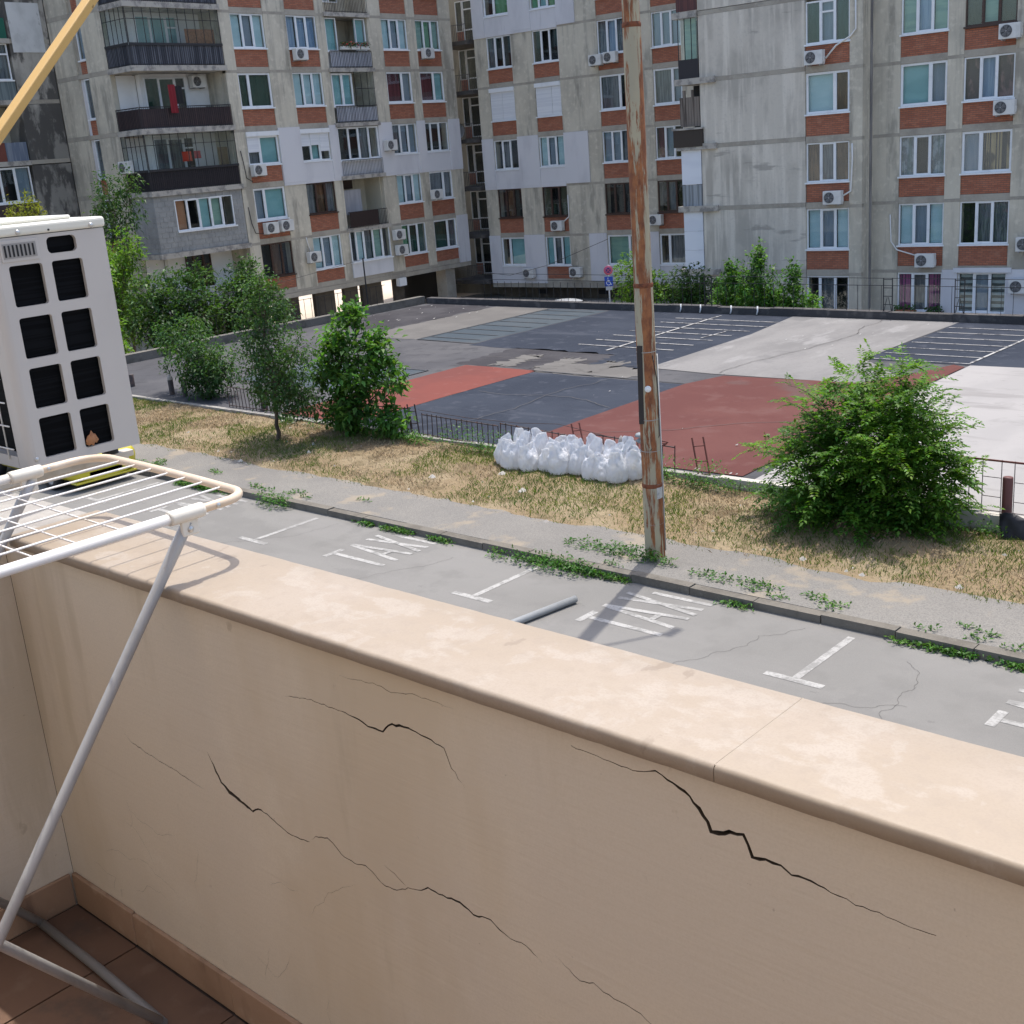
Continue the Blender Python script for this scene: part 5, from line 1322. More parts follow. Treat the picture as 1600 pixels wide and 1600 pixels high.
for i, (x, y) in enumerate(front):
    sack(x, y, .205 + .02 * math.sin(i * 2.1), .5 + .05 * math.sin(i * 1.7), 500 + i, 'white plastic sack, %s from the left in the front row of the pile' % ordn[i])
for i, (x, y) in enumerate([(-15.55, 17.05), (-15.15, 17.1), (-14.75, 17.1), (-14.25, 17.08), (-13.8, 17.12), (-13.35, 17.08), (-13.0, 17.1)]):
    sack(x, y, .21, .56 + .04 * math.sin(i * 2.3), 600 + i, 'white plastic sack, %s from the left in the back row of the pile' % ordn[i])

rust_bar = M('rusty_fence_bar', (.05, .035, .032), .75, [(9, 4, .5, .7, (.12, .045, .03), .9)])
red_rust = M('red_rust_bar', (.16, .05, .038), .75, [(9, 4, .5, .7, (.08, .035, .03), .9)])
def bar_panel(x0, x1, y, z0, h, label, step=.145, tilt=0.0, lean=0.0, mat=rust_bar, skip=()):
    n = int((x1 - x0) / step)
    r_ = empty('bar_fence', ((x0 + x1) / 2, y, z0), 0, label, 'fence', 'bent bar fence along the plaza edge')
    r_.rotation_euler = (lean, tilt, 0)
    w = (x1 - x0) / 2
    q = random.Random(int(abs(x0) * 100))
    for i in range(n + 1):
        if i in skip: continue
        s = -w + 2 * w * i / n
        o = ubox('bar', mat, r_, s - .007, s + .007, -.007, .007, -.05, h * q.uniform(.93, 1.0))
        o.rotation_euler = (q.uniform(-.03, .03), q.uniform(-.04, .05), 0)
    for zz in (.1, h * .93):
        ubox('rail', mat, r_, -w, w, -.012, .012, zz - .009, zz + .009)
    return r_
def ladder_post(x, y, z, h, w, tilt, label, mat=rust_bar, lean=0.0):
    r_ = empty('fence_post', (x, y, z), 0, label, 'fence post', 'ladder-like fence posts')
    r_.rotation_euler = (lean, tilt, 0)
    for s in (-w / 2, w / 2): ubox('upright', mat, r_, s - .011, s + .011, -.011, .011, -.1, h)
    for zz in (.12, h * .45, h * .8): ubox('rung', mat, r_, -w / 2, w / 2, -.008, .008, zz - .008, zz + .008)
    return r_
zf = -5.9
bar_panel(-26.2, -23.0, 17.55, zf, .62, 'bar fence panel left of the dense young tree')
bar_panel(-22.0, -19.25, 17.5, zf, .6, 'bar fence panel right of the dense young tree, before the red floor', tilt=-.03)
ladder_post(-19.05, 17.42, zf - .05, .78, .24, -.1, 'leaning ladder-like post between two fence panels before the dark asphalt')
bar_panel(-18.8, -16.55, 17.4, zf - .03, .58, 'bar fence panel just left of the white sacks', tilt=.02)
bar_panel(-16.5, -14.65, 17.4, zf - .03, .58, 'bar fence panel behind the left end of the white sacks', tilt=.04)
ladder_post(-14.35, 17.4, zf, .75, .2, -.18, 'leaning ladder-like post behind the middle of the white sacks', red_rust)
bar_panel(-14.1, -12.2, 17.4, zf - .03, .6, 'bar fence panel behind the right end of the white sacks', step=.24, tilt=.03)
ladder_post(-11.55, 17.4, zf - .05, .8, .24, -.17, 'tilted ladder-like post just right of the rusty pole', red_rust)
tag(MB().path([(-18.9, 17.42, -5.28), (-17.4, 17.4, -5.32), (-16, 17.4, -5.3), (-14.9, 17.4, -5.22), (-13.6, 17.4, -5.36), (-12.4, 17.4, -5.35)], .006, 5).build('fence_wire', rust_bar), 'slack wire strung along the top of the bent bar fence', 'wire')
bent = empty('bent_pipe', (-12.8, 17.35, -5.8), 0, 'bent rusty pipe lying across the fence behind the sacks', 'pipe')
MB().path([(-.62, 0, .1), (-.3, 0, .18), (.1, -.02, .27), (.45, -.02, .45), (.52, -.02, .5), (.36, -.02, .52), (.2, -.02, .47)], .02, 6).build('pipe', red_rust, bent)
lamp = empty('garden_lamp', (-12.85, 17.3, -5.98), 0, 'small post lamp with a round glass head behind the sacks', 'lamp')
MB().tube((0, 0, 0), (0, 0, .62), .02).build('post', M('grey_post', (.16, .16, .17), .6), lamp)
MB().lathe([(.0, .6), (.07, .62), (.1, .67), (.05, .7), (.03, .72), (.12, .75), (.09, .8), (0, .82)], n=14).build('lamp_head', M('dull_glass', (.3, .33, .33), .3), lamp)
def bollard(x, y, z, h, r_, mat, cap, label):
    b = empty('bollard', (x, y, z), rng.uniform(-.1, .1), label, 'bollard', 'pipe bollards at the plaza edge')
    MB().lathe([(r_, -.1), (r_, h), (r_ * .92, h + .012), (0, h + .012)], n=14).build('post', mat, b)
    if cap: MB().lathe([(r_ * 1.15, h - .01), (r_ * 1.1, h + .04), (r_ * .5, h + .12), (0, h + .15)], n=14).build('cap', M('concrete_cap', (.36, .33, .3), .9), b)
    return b
bol = M('dark_pipe', (.05, .04, .042), .7, [(6, 4, .5, .7, (.11, .07, .06), .8)])
bollard(-13.35, 17.35, -5.98, .55, .055, bol, True, 'dark pipe bollard with a pale cap behind the sacks')
bollard(-29.5, 17.95, zf, .48, .075, bol, True, 'capped pipe bollard left of a pair at the far left of the plaza edge')
bollard(-28.85, 17.95, zf, .45, .075, bol, True, 'right one of the pair of pipe bollards at the far left')
bollard(-32.0, 18.2, zf, .4, .08, bol, False, 'short pipe bollard half hidden behind the air conditioner')
bollard(-24.9, 17.7, zf, .5, .09, bol, False, 'thick dark stump of a post behind the thin tree')
bollard(-6.22, 17.36, -5.84, .62, .075, M('red_brown_steel', (.13, .045, .04), .6, [(8, 4, .5, .7, (.09, .035, .03), .8)]), False, 'rusty red steel post on the white wall at the right edge')
# grid fence at the right edge
gf = empty('grid_fence', (-6.6, 17.37, Z_PLAZA + .03), 0, 'thin wire grid fence on the white wall right of the big bush', 'fence')
wire_m = M('thin_fence_wire', (.16, .13, .125), .6)
for i, s in enumerate((-.75, -.42, -.2, 0.0, .28, .47, .78, 1.05, 1.3)):
    ubox('bar', black_metal if i == 0 else wire_m, gf, s - (.014 if i == 0 else .005), s + (.014 if i == 0 else .005), -.006, .006, 0, .86 if i else .98)
for zz, t in ((.84, .014), (.06, .006)): ubox('rail', wire_m if zz < .5 else red_rust, gf, -.75, 1.6, -.008, .008, zz - t, zz + t)
for zz in (.28, .58): ubox('rail', wire_m, gf, 0.0, .28, -.004, .004, zz - .005, zz + .005); ubox('rail', wire_m, gf, .47, .78, -.004, .004, zz - .05, zz - .04)
net = empty('net_roll', (-5.55, 17.1, -6.1), 0, 'black plastic mesh draped over the white wall at the right edge', 'net')
nm = MB(); V = []
for i in range(25):
    for j in range(9):
        t = j / 8
        V.append((-.72 + i * .09 + (.12 * (1 - t) if i == 0 else 0), -.06 + .14 * t + .025 * math.sin(i * 1.7 + j), -.1 + .46 * t + (.05 * math.sin(i * .9) if j == 8 else 0)))
nm.add(V, [(i * 9 + j, (i + 1) * 9 + j, (i + 1) * 9 + j + 1, i * 9 + j + 1) for i in range(24) for j in range(8)], True)
o = nm.build('mesh_sheet', M('black_mesh', (.014, .014, .02), .6), net); o.modifiers.new('s', 'SOLIDIFY').thickness = .02
# railing on the far side of the plaza
rl = empty('far_railing', (-18, 34.58, Z_PLAZA + .24), 0, 'thin black railing with ladder-like posts on the tarred wall before the right block', 'railing')
for px in (-22.6, -16.2, -14.0, -11.9, -9.6):
    for s in (-.14, .14): ubox('post', black_metal, rl, px + 18 + s - .012, px + 18 + s + .012, -.012, .012, 0, 1.0)
    for zz in (.2, .45, .7, .95): ubox('rung', black_metal, rl, px + 18 - .14, px + 18 + .14, -.008, .008, zz - .01, zz + .01)
    for s in (-1, 1): MB().bar((px + 18 + .12 * s, 0, 0), (px + 18 + .02 * s, 0, .42), .014, .014).build('brace', black_metal, rl)
x = -33.0
while x < -8:
    dense = -24 < x < -8
    ubox('bar', black_metal, rl, x + 18 - .006, x + 18 + .006, -.006, .006, 0, .78 if dense else .7); x += .36 + rng.uniform(-.03, .03)
ubox('rail', black_metal, rl, -15, 10, -.006, .006, .98, .996); ubox('rail', black_metal, rl, -15, 10, -.006, .006, .76, .776)
for i, px in enumerate((-23.6, -22.8, -21.6, -20.6)):
    o = MB().path([(px, 34.4, Z_PLAZA + .3), (px + .02, 34.37, Z_PLAZA + .15), (px - .01, 34.36, Z_PLAZA + .03)], .025, 5).build('paint_run', whitewall); tag(o, '%s white paint run on the tarred wall below the shrubs' % ordn[i], 'paint run', 'white paint runs on the tarred wall')
rl2 = empty('left_railing', (-36.38, 26, Z_PLAZA + .3), 0, 'broken dark railing on the wall before the open pillars', 'railing')
for i in range(26):
    y = -2 + i * .33
    ubox('bar', black_metal, rl2, -.006, .006, y - .006, y + .006, 0, .75)
ubox('rail', black_metal, rl2, -.006, .006, -2, 6.4, .72, .735); ubox('post', black_metal, rl2, -.02, .02, 5.4, 5.44, 0, 1.9)
MB().path([(0, -2.5, 1.35), (0, 1.5, 1.5), (0, 5.4, 1.85)], .008, 4).build('wire', black_metal, rl2)

# the rusty lamp pole
def pole_mat():
    m = M('peeling_cream_pole_paint', (.42, .36, .24), .7, [((2.2, 2.2, .9), 5, .4, .6, (.35, .31, .22), .8)])
    nt = m.node_tree; N, L = nt.nodes, nt.links; p = N['Principled BSDF']
    geo = [n for n in N if n.type == 'NEW_GEOMETRY'][0]
    src = p.inputs['Base Color'].links[0].from_socket
    def fac(scale, detail, lo, hi, off):
        mp = N.new('ShaderNodeMapping'); mp.inputs['Scale'].default_value = scale; mp.inputs['Location'].default_value = (off, 0, off * .3); L.new(geo.outputs['Position'], mp.inputs['Vector'])
        nz = N.new('ShaderNodeTexNoise'); nz.inputs['Detail'].default_value = detail; nz.inputs['Scale'].default_value = 1; nz.inputs['Roughness'].default_value = .68; L.new(mp.outputs[0], nz.inputs['Vector'])
        mr = N.new('ShaderNodeMapRange'); mr.inputs['From Min'].default_value = lo; mr.inputs['From Max'].default_value = hi; L.new(nz.outputs['Fac'], mr.inputs['Value'])
        return mr.outputs[0]
    rustc = N.new('ShaderNodeMix'); rustc.data_type = 'RGBA'
    L.new(fac((9, 9, 4), 6, .35, .65, 4), rustc.inputs[0]); rustc.inputs[6].default_value = (.36, .135, .045, 1); rustc.inputs[7].default_value = (.15, .045, .018, 1)
    mask = N.new('ShaderNodeMath'); mask.operation = 'MAXIMUM'
    L.new(fac((5.5, 5.5, .5), 7, .487, .52, 11.7), mask.inputs[0]); L.new(fac((16, 16, 2.2), 6, .57, .6, 7), mask.inputs[1])
    # every strip between the weld rings has rusted differently: more below each ring
    mx = N.new('ShaderNodeMix'); mx.data_type = 'RGBA'
    L.new(mask.outputs[0], mx.inputs[0]); L.new(src, mx.inputs[6]); L.new(rustc.outputs[2], mx.inputs[7])
    L.new(mx.outputs[2], p.inputs['Base Color'])
    bp = N.new('ShaderNodeBump'); bp.inputs['Strength'].default_value = .5; bp.inputs['Distance'].default_value = .01; bp.invert = True
    L.new(mask.outputs[0], bp.inputs['Height']); L.new(bp.outputs[0], p.inputs['Normal'])
    return m
polem = pole_mat()
PX, PY = -10.22, 13.98
pole = empty('lamp_pole', (PX, PY, Z_WALK), 0, 'tall rusty lamp pole with peeling cream paint on the pavement', 'lamp pole')
def pz(z): return z - Z_WALK
segs = [(-6.1, -4.95, .151, .148), (-4.95, -2.0, .145, .136), (-2.0, 1.45, .132, .124), (1.45, 4.2, .118, .11)]
for a, b, ra, rb in segs:
    o = MB().lathe([(ra, pz(a)), (rb, pz(b) - .02), (rb * .985, pz(b))], n=28).build('pole_section', polem, pole)
rustm = M('weld_ring_rust', (.2, .065, .028), .9, [(20, 4, .45, .65, (.1, .035, .018), .9)], bump=(40, .6, .01, 4))
for z, r_ in ((-4.95, .149), (-2.0, .137), (1.45, .125)):
    MB().lathe([(r_, pz(z) - .035), (r_ + .006, pz(z) - .015), (r_ + .006, pz(z) + .012), (r_ - .008, pz(z) + .035)], n=28).build('weld_ring', rustm, pole)
cd = Vector((.59, -.805, 0)).normalized(); sdv = Vector((.805, .59, 0))     # towards the balcony, and to its right
def on_pole(side, z, rad): # a point on the skin, side -1..1
    return cd * math.sqrt(max(0, 1 - side * side)) * rad + sdv * side * rad + Vector((0, 0, pz(z)))
MB().bar(on_pole(-.72, -4.0, .15), on_pole(-.62, -2.85, .145), .085, .03, (cd.x, cd.y, 0)).build('cable_channel', M('black_channel', (.03, .024, .022), .7), pole)
for z in (-2.95, -3.95): MB().lathe([(.143, pz(z) - .006), (.146, pz(z)), (.143, pz(z) + .006)], n=24).build('strap', M('steel_strap', (.35, .33, .3), .5), pole)
for z in (-4.42, -5.55):
    MB().lathe([(.146, pz(z) - .005), (.152, pz(z)), (.146, pz(z) + .005)], n=24).build('strap', M('steel_strap', (.35, .33, .3), .5), pole)
dk = MB().lathe([(0, .012), (.044, .012), (.048, 0)], n=20).build('white_disc', whitewall, pole); dk.location = on_pole(.0, -3.48, .142); dk.rotation_euler = cd.to_track_quat('Z', 'Y').to_euler()
paper = MB(); V = []
for i in range(6):
    for z in (-5.15, -4.93): V.append(on_pole(.42 + .11 * i, z, .151))
paper.add(V, [(2 * i, 2 * i + 2, 2 * i + 3, 2 * i + 1) for i in range(5)], True)
paper.build('torn_notice', M('old_paper', (.5, .49, .46), .9, [((22, 22, 30), 3, .52, .6, (.3, .3, .3), .7)]), pole)
MB().path([on_pole(1.0, -6.0, .158), on_pole(1.0, -5.0, .158), on_pole(1.0, -3.0, .152)], .012, 6).build('conduit', M('grey_conduit', (.45, .45, .44), .5), pole)
MB().path([on_pole(.6, -3.0, .145), on_pole(.9, -3.35, .15), on_pole(.98, -3.7, .15), on_pole(.9, -4.2, .15), on_pole(0, -4.4, .15)], .006, 5).build('loose_wire', black_metal, pole)
MB().path([(0, 0, pz(4.2)), (.3, .5, pz(4.35)), (.7, 1.2, pz(4.4))], .03, 8).build('lamp_arm', polem, pole)
MB().box(.64, .78, 1.05, 1.35, pz(4.36), pz(4.46)).build('lamp_head', ac_white, pole, bevel=.03)

# no-stopping sign with the wheelchair plate
D_ = 50.5
sg = empty('road_sign', (-.6125 * D_, .7905 * D_, Z_YARD), R(37.5), 'round pink and blue no-stopping sign above a blue wheelchair plate', 'road sign')
def sz(t): return t * D_ - Z_YARD
MB().tube((0, .03, 0), (0, .03, sz(-.0975)), .03).build('post', M('galvanised', (.32, .33, .34), .5), sg)
red_s = M('faded_sign_red', (.52, .1, .17), .5); blue_s = M('sign_blue', (.012, .06, .35), .5); dblue = M('sign_dark_blue', (.03, .03, .16), .5)
def disc(rad, y, m_, name, par, z): o = MB().lathe([(0, 0), (rad, 0), (rad, -.012), (0, -.012)], n=28).build(name, m_, par); o.rotation_euler = (R(90), 0, 0); o.location = (0, y, z); return o
zc = sz(-.1018)
disc(.19, 0.0, red_s, 'sign_disc', sg, zc)
for k in range(4):
    a = R(90 * k); tri = [(0.03 * 0, .028), (.075, .1), (-.075, .1)]
    pts = [(math.cos(a) * x - math.sin(a) * y, math.sin(a) * x + math.cos(a) * y) for x, y in tri]
    MB().poly([(p[0], -.016, zc + p[1]) for p in pts]).build('dark_quarter', dblue, sg)
z2 = sz(-.1108)
MB().box(-.175, .175, -.01, .0, z2 - .2, z2 + .2).build('wheelchair_plate', blue_s, sg)
wh = M('sign_white', (.75, .76, .78), .5)
wc = MB()
wc.path([(.09 * math.cos(R(a)) - .005, -.014, z2 - .06 + .09 * math.sin(R(a))) for a in range(100, 375, 25)], .012, 5)
wc.path([(-.03, -.014, z2 + .08), (-.025, -.014, z2 - .02), (.05, -.014, z2 - .03), (.09, -.014, z2 - .13), (.12, -.014, z2 - .12)], .014, 5)
wc.path([(-.03, -.014, z2 + .12), (-.03, -.014, z2 + .15)], .022, 6); wc.path([(-.02, -.014, z2 + .04), (.05, -.014, z2 + .03)], .011, 5)
wc.build('wheelchair_symbol', wh, sg)
MB().box(-.14, .14, -.008, 0, z2 - .36, z2 - .22).build('small_plate', M('grey_plate', (.4, .42, .45), .6, [((40, 40, 60), 1, .5, .6, (.15, .15, .2), .6)]), sg)

# pipe lying in the parking bay
tag(MB().path([(-10.24, 12.06, Z_ROAD + .058), (-10.6, 9.6, Z_ROAD + .058)], .052, 16).build('pipe', M('grey_pvc_pipe', (.25, .26, .265), .5, [(4, 4, .5, .7, (.2, .21, .215), .7)])), 'grey plastic pipe lying across the empty parking bay', 'pipe')

# ------------------------------------------------------------------ cars
def car(loc, rz, paint, label, plate=True):
    root = empty('car', loc, rz, label, 'car')
    # sections along x (front at +x): x, half width at sill, half width at belt, z bottom, z belt, z top, half width top
    secs = [(2.16, .62, .68, .22, .60, .66, .58), (2.1, .78, .82, .2, .66, .74, .68), (1.82, .80, .82, .2, .72, .84, .72), (1.3, .83, .85, .2, .82, .93, .74), (.85, .84, .86, .2, .88, .97, .74),
            (.25, .84, .86, .2, .92, 1.34, .60), (-.2, .84, .86, .2, .93, 1.46, .60), (-.9, .84, .86, .2, .93, 1.46, .59), (-1.5, .83, .85, .22, .93, 1.36, .57), (-1.95, .80, .82, .26, .9, 1.0, .66), (-2.08, .66, .7, .34, .8, .86, .6)]
    mb = MB(); V = []
    for (x, ws, wb, z0, zb, zt, wt) in secs:
        half = [(0, z0), (ws * .9, z0), (ws, z0 + .12), (wb, (z0 + zb) / 2 + .05), (wb * .985, zb), (wt, zt - .02), (wt * .8, zt + .01), (0, zt + .03)]
        ring = [(y, z) for y, z in half] + [(-y, z) for y, z in reversed(half[1:-1])]
        V.append([(x, y, z) for y, z in ring])
    n = len(V[0]); vs_ = [p for r_ in V for p in r_]
    F = [(i * n + k, (i + 1) * n + k, (i + 1) * n + (k + 1) % n, i * n + (k + 1) % n) for i in range(len(V) - 1) for k in range(n)]
    mb.add(vs_, F, True); mb.add(V[0], [tuple(range(n))]); mb.add(V[-1], [tuple(reversed(range(n)))])
    pm = M(label[:12] + '_paint', paint, .3, coat=.6)
    b = mb.build('body', pm, root); m_ = b.modifiers.new('s', 'SUBSURF'); m_.levels = 1; m_.render_levels = 1
    gm = M('car_glass', (.012, .014, .018), .08); bk = M('car_black_plastic', (.02, .02, .022), .5)
    MB().add([(.78, .66, 1.0), (.78, -.66, 1.0), (.26, -.56, 1.35), (.26, .56, 1.35)], [(0, 1, 2, 3)]).build('windscreen', gm, root)
    MB().add([(-1.6, .54, 1.34), (-1.6, -.54, 1.34), (-1.96, -.6, 1.0), (-1.96, .6, 1.0)], [(0, 1, 2, 3)]).build('rear_window', gm, root)
    for s in (-1, 1):
        MB().add([(.6, .845 * s, 1.0), (-.25, .86 * s, .99), (-.25, .65 * s, 1.38), (.2, .65 * s, 1.33)], [(0, 1, 2, 3)]).build('side_window', gm, root)
        MB().add([(-.32, .86 * s, .99), (-1.45, .845 * s, .99), (-1.3, .64 * s, 1.34), (-.32, .65 * s, 1.39)], [(0, 1, 2, 3)]).build('side_window', gm, root)
        hl = MB().box(1.86, 2.04, .46 * s - .16, .46 * s + .16, .62, .74).build('headlight', M('headlight_glass', (.6, .62, .65), .15), root, bevel=.03)
        MB().box(2.0, 2.13, .56 * s - .13, .56 * s + .13, .33, .47).build('fog_lamp_surround', M('fog_surround', (.4, .42, .5), .35), root, bevel=.03)
        MB().box(2.02, 2.14, .56 * s - .1, .56 * s + .1, .35, .45).build('fog_lamp', bk, root, bevel=.02)
        mi = MB().box(.5, .68, .88 * s - .04, .98 * s + .04, .98, 1.1).build('mirror', pm, root, bevel=.03)
        MB().box(-2.1, -2.0, .56 * s - .1, .56 * s + .1, .7, .86).build('tail_light', M('tail_red', (.3, .01, .01), .3), root, bevel=.02)
    MB().box(2.04, 2.15, -.36, .36, .56, .62).build('grille', bk, root, bevel=.02)
    MB().box(2.04, 2.16, -.4, .4, .27, .4).build('lower_grille', bk, root, bevel=.02)
    MB().box(1.9, 2.17, -.72, .72, .17, .22).build('bumper_lip', pm, root, bevel=.02)
    if plate:
        p = MB().box(2.15, 2.17, -.26, .26, .42, .53).build('number_plate', M('plate_white', (.7, .7, .7), .4), root)
        MB().box(2.171, 2.174, -.26, -.22, .42, .53).build('plate_band', blue_s, p)
    for x in (1.28, -1.32):
        for s in (-1, 1):
            w = empty('wheel', (x, .76 * s, .31)); w.parent = root
            t = MB().lathe([(.2, -.1), (.29, -.1), (.315, -.06), (.315, .06), (.29, .1), (.2, .1)], n=24).build('tyre', bk, w); t.rotation_euler = (R(90), 0, 0)
            r_ = MB().lathe([(0, .06), (.05, .08), (.17, .07), (.205, .09), (.205, -.09), (0, -.09)], n=20).build('rim', M('rim_grey', (.35, .35, .37), .4, metal=.6), w); r_.rotation_euler = (R(90 * (1 if s < 0 else -1)), 0, 0)
    return root
taxi = car((-25.35, 12.25, Z_ROAD), 0, (.55, .47, .02), 'yellow taxi parked at the kerb beneath the white air conditioner')
silver = car((-.634 * 59, .773 * 59, Z_YARD + .06), R(20), (.5, .52, .55), 'silver car in the sunk yard, only its roof above the tarred wall', plate=False)

# ------------------------------------------------------------------ the balcony we stand on
FL, CZ = -1.62, -.695          # floor and coping heights below the eye
stucco = M('beige_stucco', (0.653, 0.572, 0.452), .9, [((1.1, 1.1, 1.1), 5, .4, .62, (0.608, 0.538, 0.445), .85), ((1.6, 1.6, .5), 6, .52, .68, (0.536, 0.441, 0.308), .6), ((2.5, 2.5, 2.5), 6, .58, .7, (0.699, 0.627, 0.507), .5), ((7, 7, 1.0), 6, .6, .72, (0.444, 0.372, 0.260), .45), ((1.6, 1.6, 120), 4, .56, .76, (0.549, 0.469, 0.356), .4), (260, 2, .42, .62, (0.562, 0.489, 0.384), .35), ((14, 14, 9), 7, .66, .71, (0.392, 0.331, 0.247), .55), (70, 3, .7, .75, (0.327, 0.276, 0.219), .6)], bump=((9, 9, 120), .16, .004, 5))
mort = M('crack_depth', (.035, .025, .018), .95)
marble = M('cream_marble', (0.3182, 0.2584, 0.1947), .55, [((3, 4, 3), 6, .42, .62, (0.3420, 0.2850, 0.2280), .85), ((7, 11, 7), 8, .53, .6, (0.375, 0.325, 0.272), .65), ((12, 7, 12), 7, .58, .63, (0.36, 0.31, 0.258), .6), ((2.2, 3, 2), 6, .54, .64, (0.2802, 0.2204, 0.1596), .6), ((40, 40, 40), 5, .5, .66, (0.2850, 0.2327, 0.1805), .4), (300, 2, .45, .65, (0.2755, 0.2232, 0.1710), .3), ((9, 5, 5), 8, .66, .69, (0.2090, 0.1615, 0.1187), .5)], bump=((90, 90, 90), .12, .003, 5))
marble_edge = marble
tile_m = M('terracotta_tile', (0.1368, 0.0760, 0.0480), .55, [((3, 3, 3), 5, .42, .65, (0.0936, 0.0517, 0.0336), .85), (16, 4, .55, .72, (0.1728, 0.1102, 0.0760), .6), ((5, 5, 5), 6, .56, .68, (0.0648, 0.0456, 0.0360), .7)], bump=(30, .12, .004, 3))
skirt_m = M('tan_skirting_tile', (.36, .235, .155), .6, [((3, 3, 3), 6, .42, .62, (.28, .175, .11), .85), ((12, 12, 12), 6, .55, .68, (.42, .3, .21), .6), ((6, 6, 2), 7, .56, .68, (.17, .1, .065), .7)], bump=(40, .3, .004, 4))
grout = M('dark_grout', (.07, .05, .04), .95)
bare = M('bare_parapet_concrete', (.36, .34, .31), .92, [(3, 5, .42, .65, (.27, .25, .23), .8), (20, 4, .5, .7, (.42, .4, .37), .6)], bump=(25, .5, .01, 5))
WY = 1.052                       # inner face of the parapet
XL = -2.49                       # inner face of the side wall
par = empty('parapet_wall', (-.6, 1.15, FL), 0, 'cracked beige balcony wall in the foreground under cream marble coping', 'balcony wall')
def off(o, r_=par): o.location = -Vector(r_.location); return o
# the cracks are real openings cut through the render
def ragged(pts, wmax, seed, taper=True):
    q = random.Random(seed)
    out = []
    for (ax, ay), (bx, by) in zip(pts[:-1], pts[1:]):
        k = max(1, int(math.hypot(bx - ax, by - ay) / .008))
        for i in range(k):
            t = i / k
            out.append((ax + (bx - ax) * t + q.uniform(-.0012, .0012), ay + (by - ay) * t + q.uniform(-.0016, .0016)))
    out.append(pts[-1])
    n = len(out); up, dn = [], []
    for i, p in enumerate(out):
        a = out[max(0, i - 1)]; b = out[min(n - 1, i + 1)]
        d = Vector((b[0] - a[0], b[1] - a[1]))
        d = d.normalized() if d.length > 1e-9 else Vector((1, 0))
        t = i / (n - 1)
        w = wmax(t) if callable(wmax) else wmax * min(1, 6 * t, 6 * (1 - t))
        w = max(w * q.uniform(.65, 1.25), .00018)
        up.append((p[0] - d.y * w / 2, p[1] + d.x * w / 2)); dn.append((p[0] + d.y * w / 2, p[1] - d.x * w / 2))
    return dn + up[::-1]
A = [(-1.809, -1.021), (-1.789, -1.054), (-1.778, -1.074), (-1.756, -1.087), (-1.727, -1.094), (-1.687, -1.104), (-1.669, -1.093), (-1.643, -1.096), (-1.606, -1.109), (-1.578, -1.114), (-1.551, -1.113), (-1.525, -1.109)]
A2 = [(-1.52, -1.104), (-1.507, -1.092), (-1.473, -1.082), (-1.46, -1.089), (-1.44, -1.101), (-1.407, -1.107), (-1.389, -1.101), (-1.371, -1.102), (-1.344, -1.12), (-1.307, -1.119), (-1.279, -1.103), (-1.248, -1.093), (-1.232, -1.083), (-1.198, -1.084), (-1.162, -1.079), (-1.133, -1.091), (-1.097, -1.084), (-1.08, -1.096), (-1.059, -1.1), (-1.029, -1.098), (-1.001, -1.115)]
A3 = [(-.974, -1.09), (-.932, -1.113), (-.907, -1.106), (-.89, -1.111), (-.827, -1.118), (-.78, -1.135)]
A4 = [(-1.332, -1.079), (-1.308, -1.088), (-1.283, -1.1)]
B = [(-1.537, -.838), (-1.489, -.827), (-1.449, -.824), (-1.405, -.826), (-1.357, -.825), (-1.328, -.833), (-1.295, -.831), (-1.27, -.813), (-1.226, -.81), (-1.208, -.814), (-1.185, -.816), (-1.16, -.822), (-1.148, -.849), (-1.125, -.874)]
Cc = [(-.918, -.745), (-.855, -.748), (-.811, -.749), (-.784, -.738), (-.766, -.746), (-.742, -.754), (-.722, -.769), (-.711, -.784), (-.705, -.796), (-.662, -.782), (-.655, -.796), (-.65, -.809), (-.613, -.806), (-.6, -.813), (-.574, -.813), (-.542, -.817), (-.52, -.82), (-.502, -.82), (-.467, -.822), (-.43, -.821)]
D = [(-2.124, -1.064), (-2.092, -1.084), (-2.042, -1.092), (-1.986, -1.097), (-1.931, -1.101), (-1.878, -1.108), (-1.839, -1.111)]
E_ = [(-1.383, -.762), (-1.34, -.758), (-1.294, -.754), (-1.264, -.76), (-1.223, -.75), (-1.173, -.75), (-1.132, -.75)]
G_ = [(-.713, -.857), (-.722, -.904), (-.71, -.937), (-.714, -1.007)]
H_ = [(-.36, -.86), (-.355, -.885), (-.362, -.93)]
bump_ = lambda c, s, a, b: (lambda t: b + (a - b) * math.exp(-((t - c) / s) ** 2) if .02 < t < .98 else .0003)
cr = [ragged(A, bump_(.3, .2, .0075, .0018), 1), ragged(A2, bump_(.72, .12, .0036, .0016), 2), ragged(A3, .0012, 3), ragged(A4, .0008, 4), ragged(B, bump_(.62, .2, .0036, .001), 5),
      ragged(Cc, lambda t: .0008 + .0052 * math.exp(-((t - .5) / .2) ** 2), 6), ragged(D, .0014, 7), ragged(E_, .0008, 8)]
outer = [(XL, FL), (2.2, FL), (2.2, CZ - .024), (XL, CZ - .024)]
hq = random.Random(91)                      # hairlines in the render low down near the corner
for i in range(14):
    x, z = hq.uniform(-2.35, -1.5), hq.uniform(-1.52, -1.25)
    a = hq.uniform(0, 6.28); L_ = [(x, z)]
    for k in range(hq.randint(4, 8)):
        a += hq.uniform(-.8, .8); st_ = hq.uniform(.015, .035)
        x, z = x + math.cos(a) * st_, z + math.sin(a) * st_
        if not (XL + .03 < x < 2.1 and FL + .1 < z < CZ - .05): break
        L_.append((x, z))
    if len(L_) > 2: cr.append(ragged(L_, .00045, 200 + i))
wall, wrim = holed_plate(outer, cr, lambda a, b, d: (a, WY + d, b), .03, True)
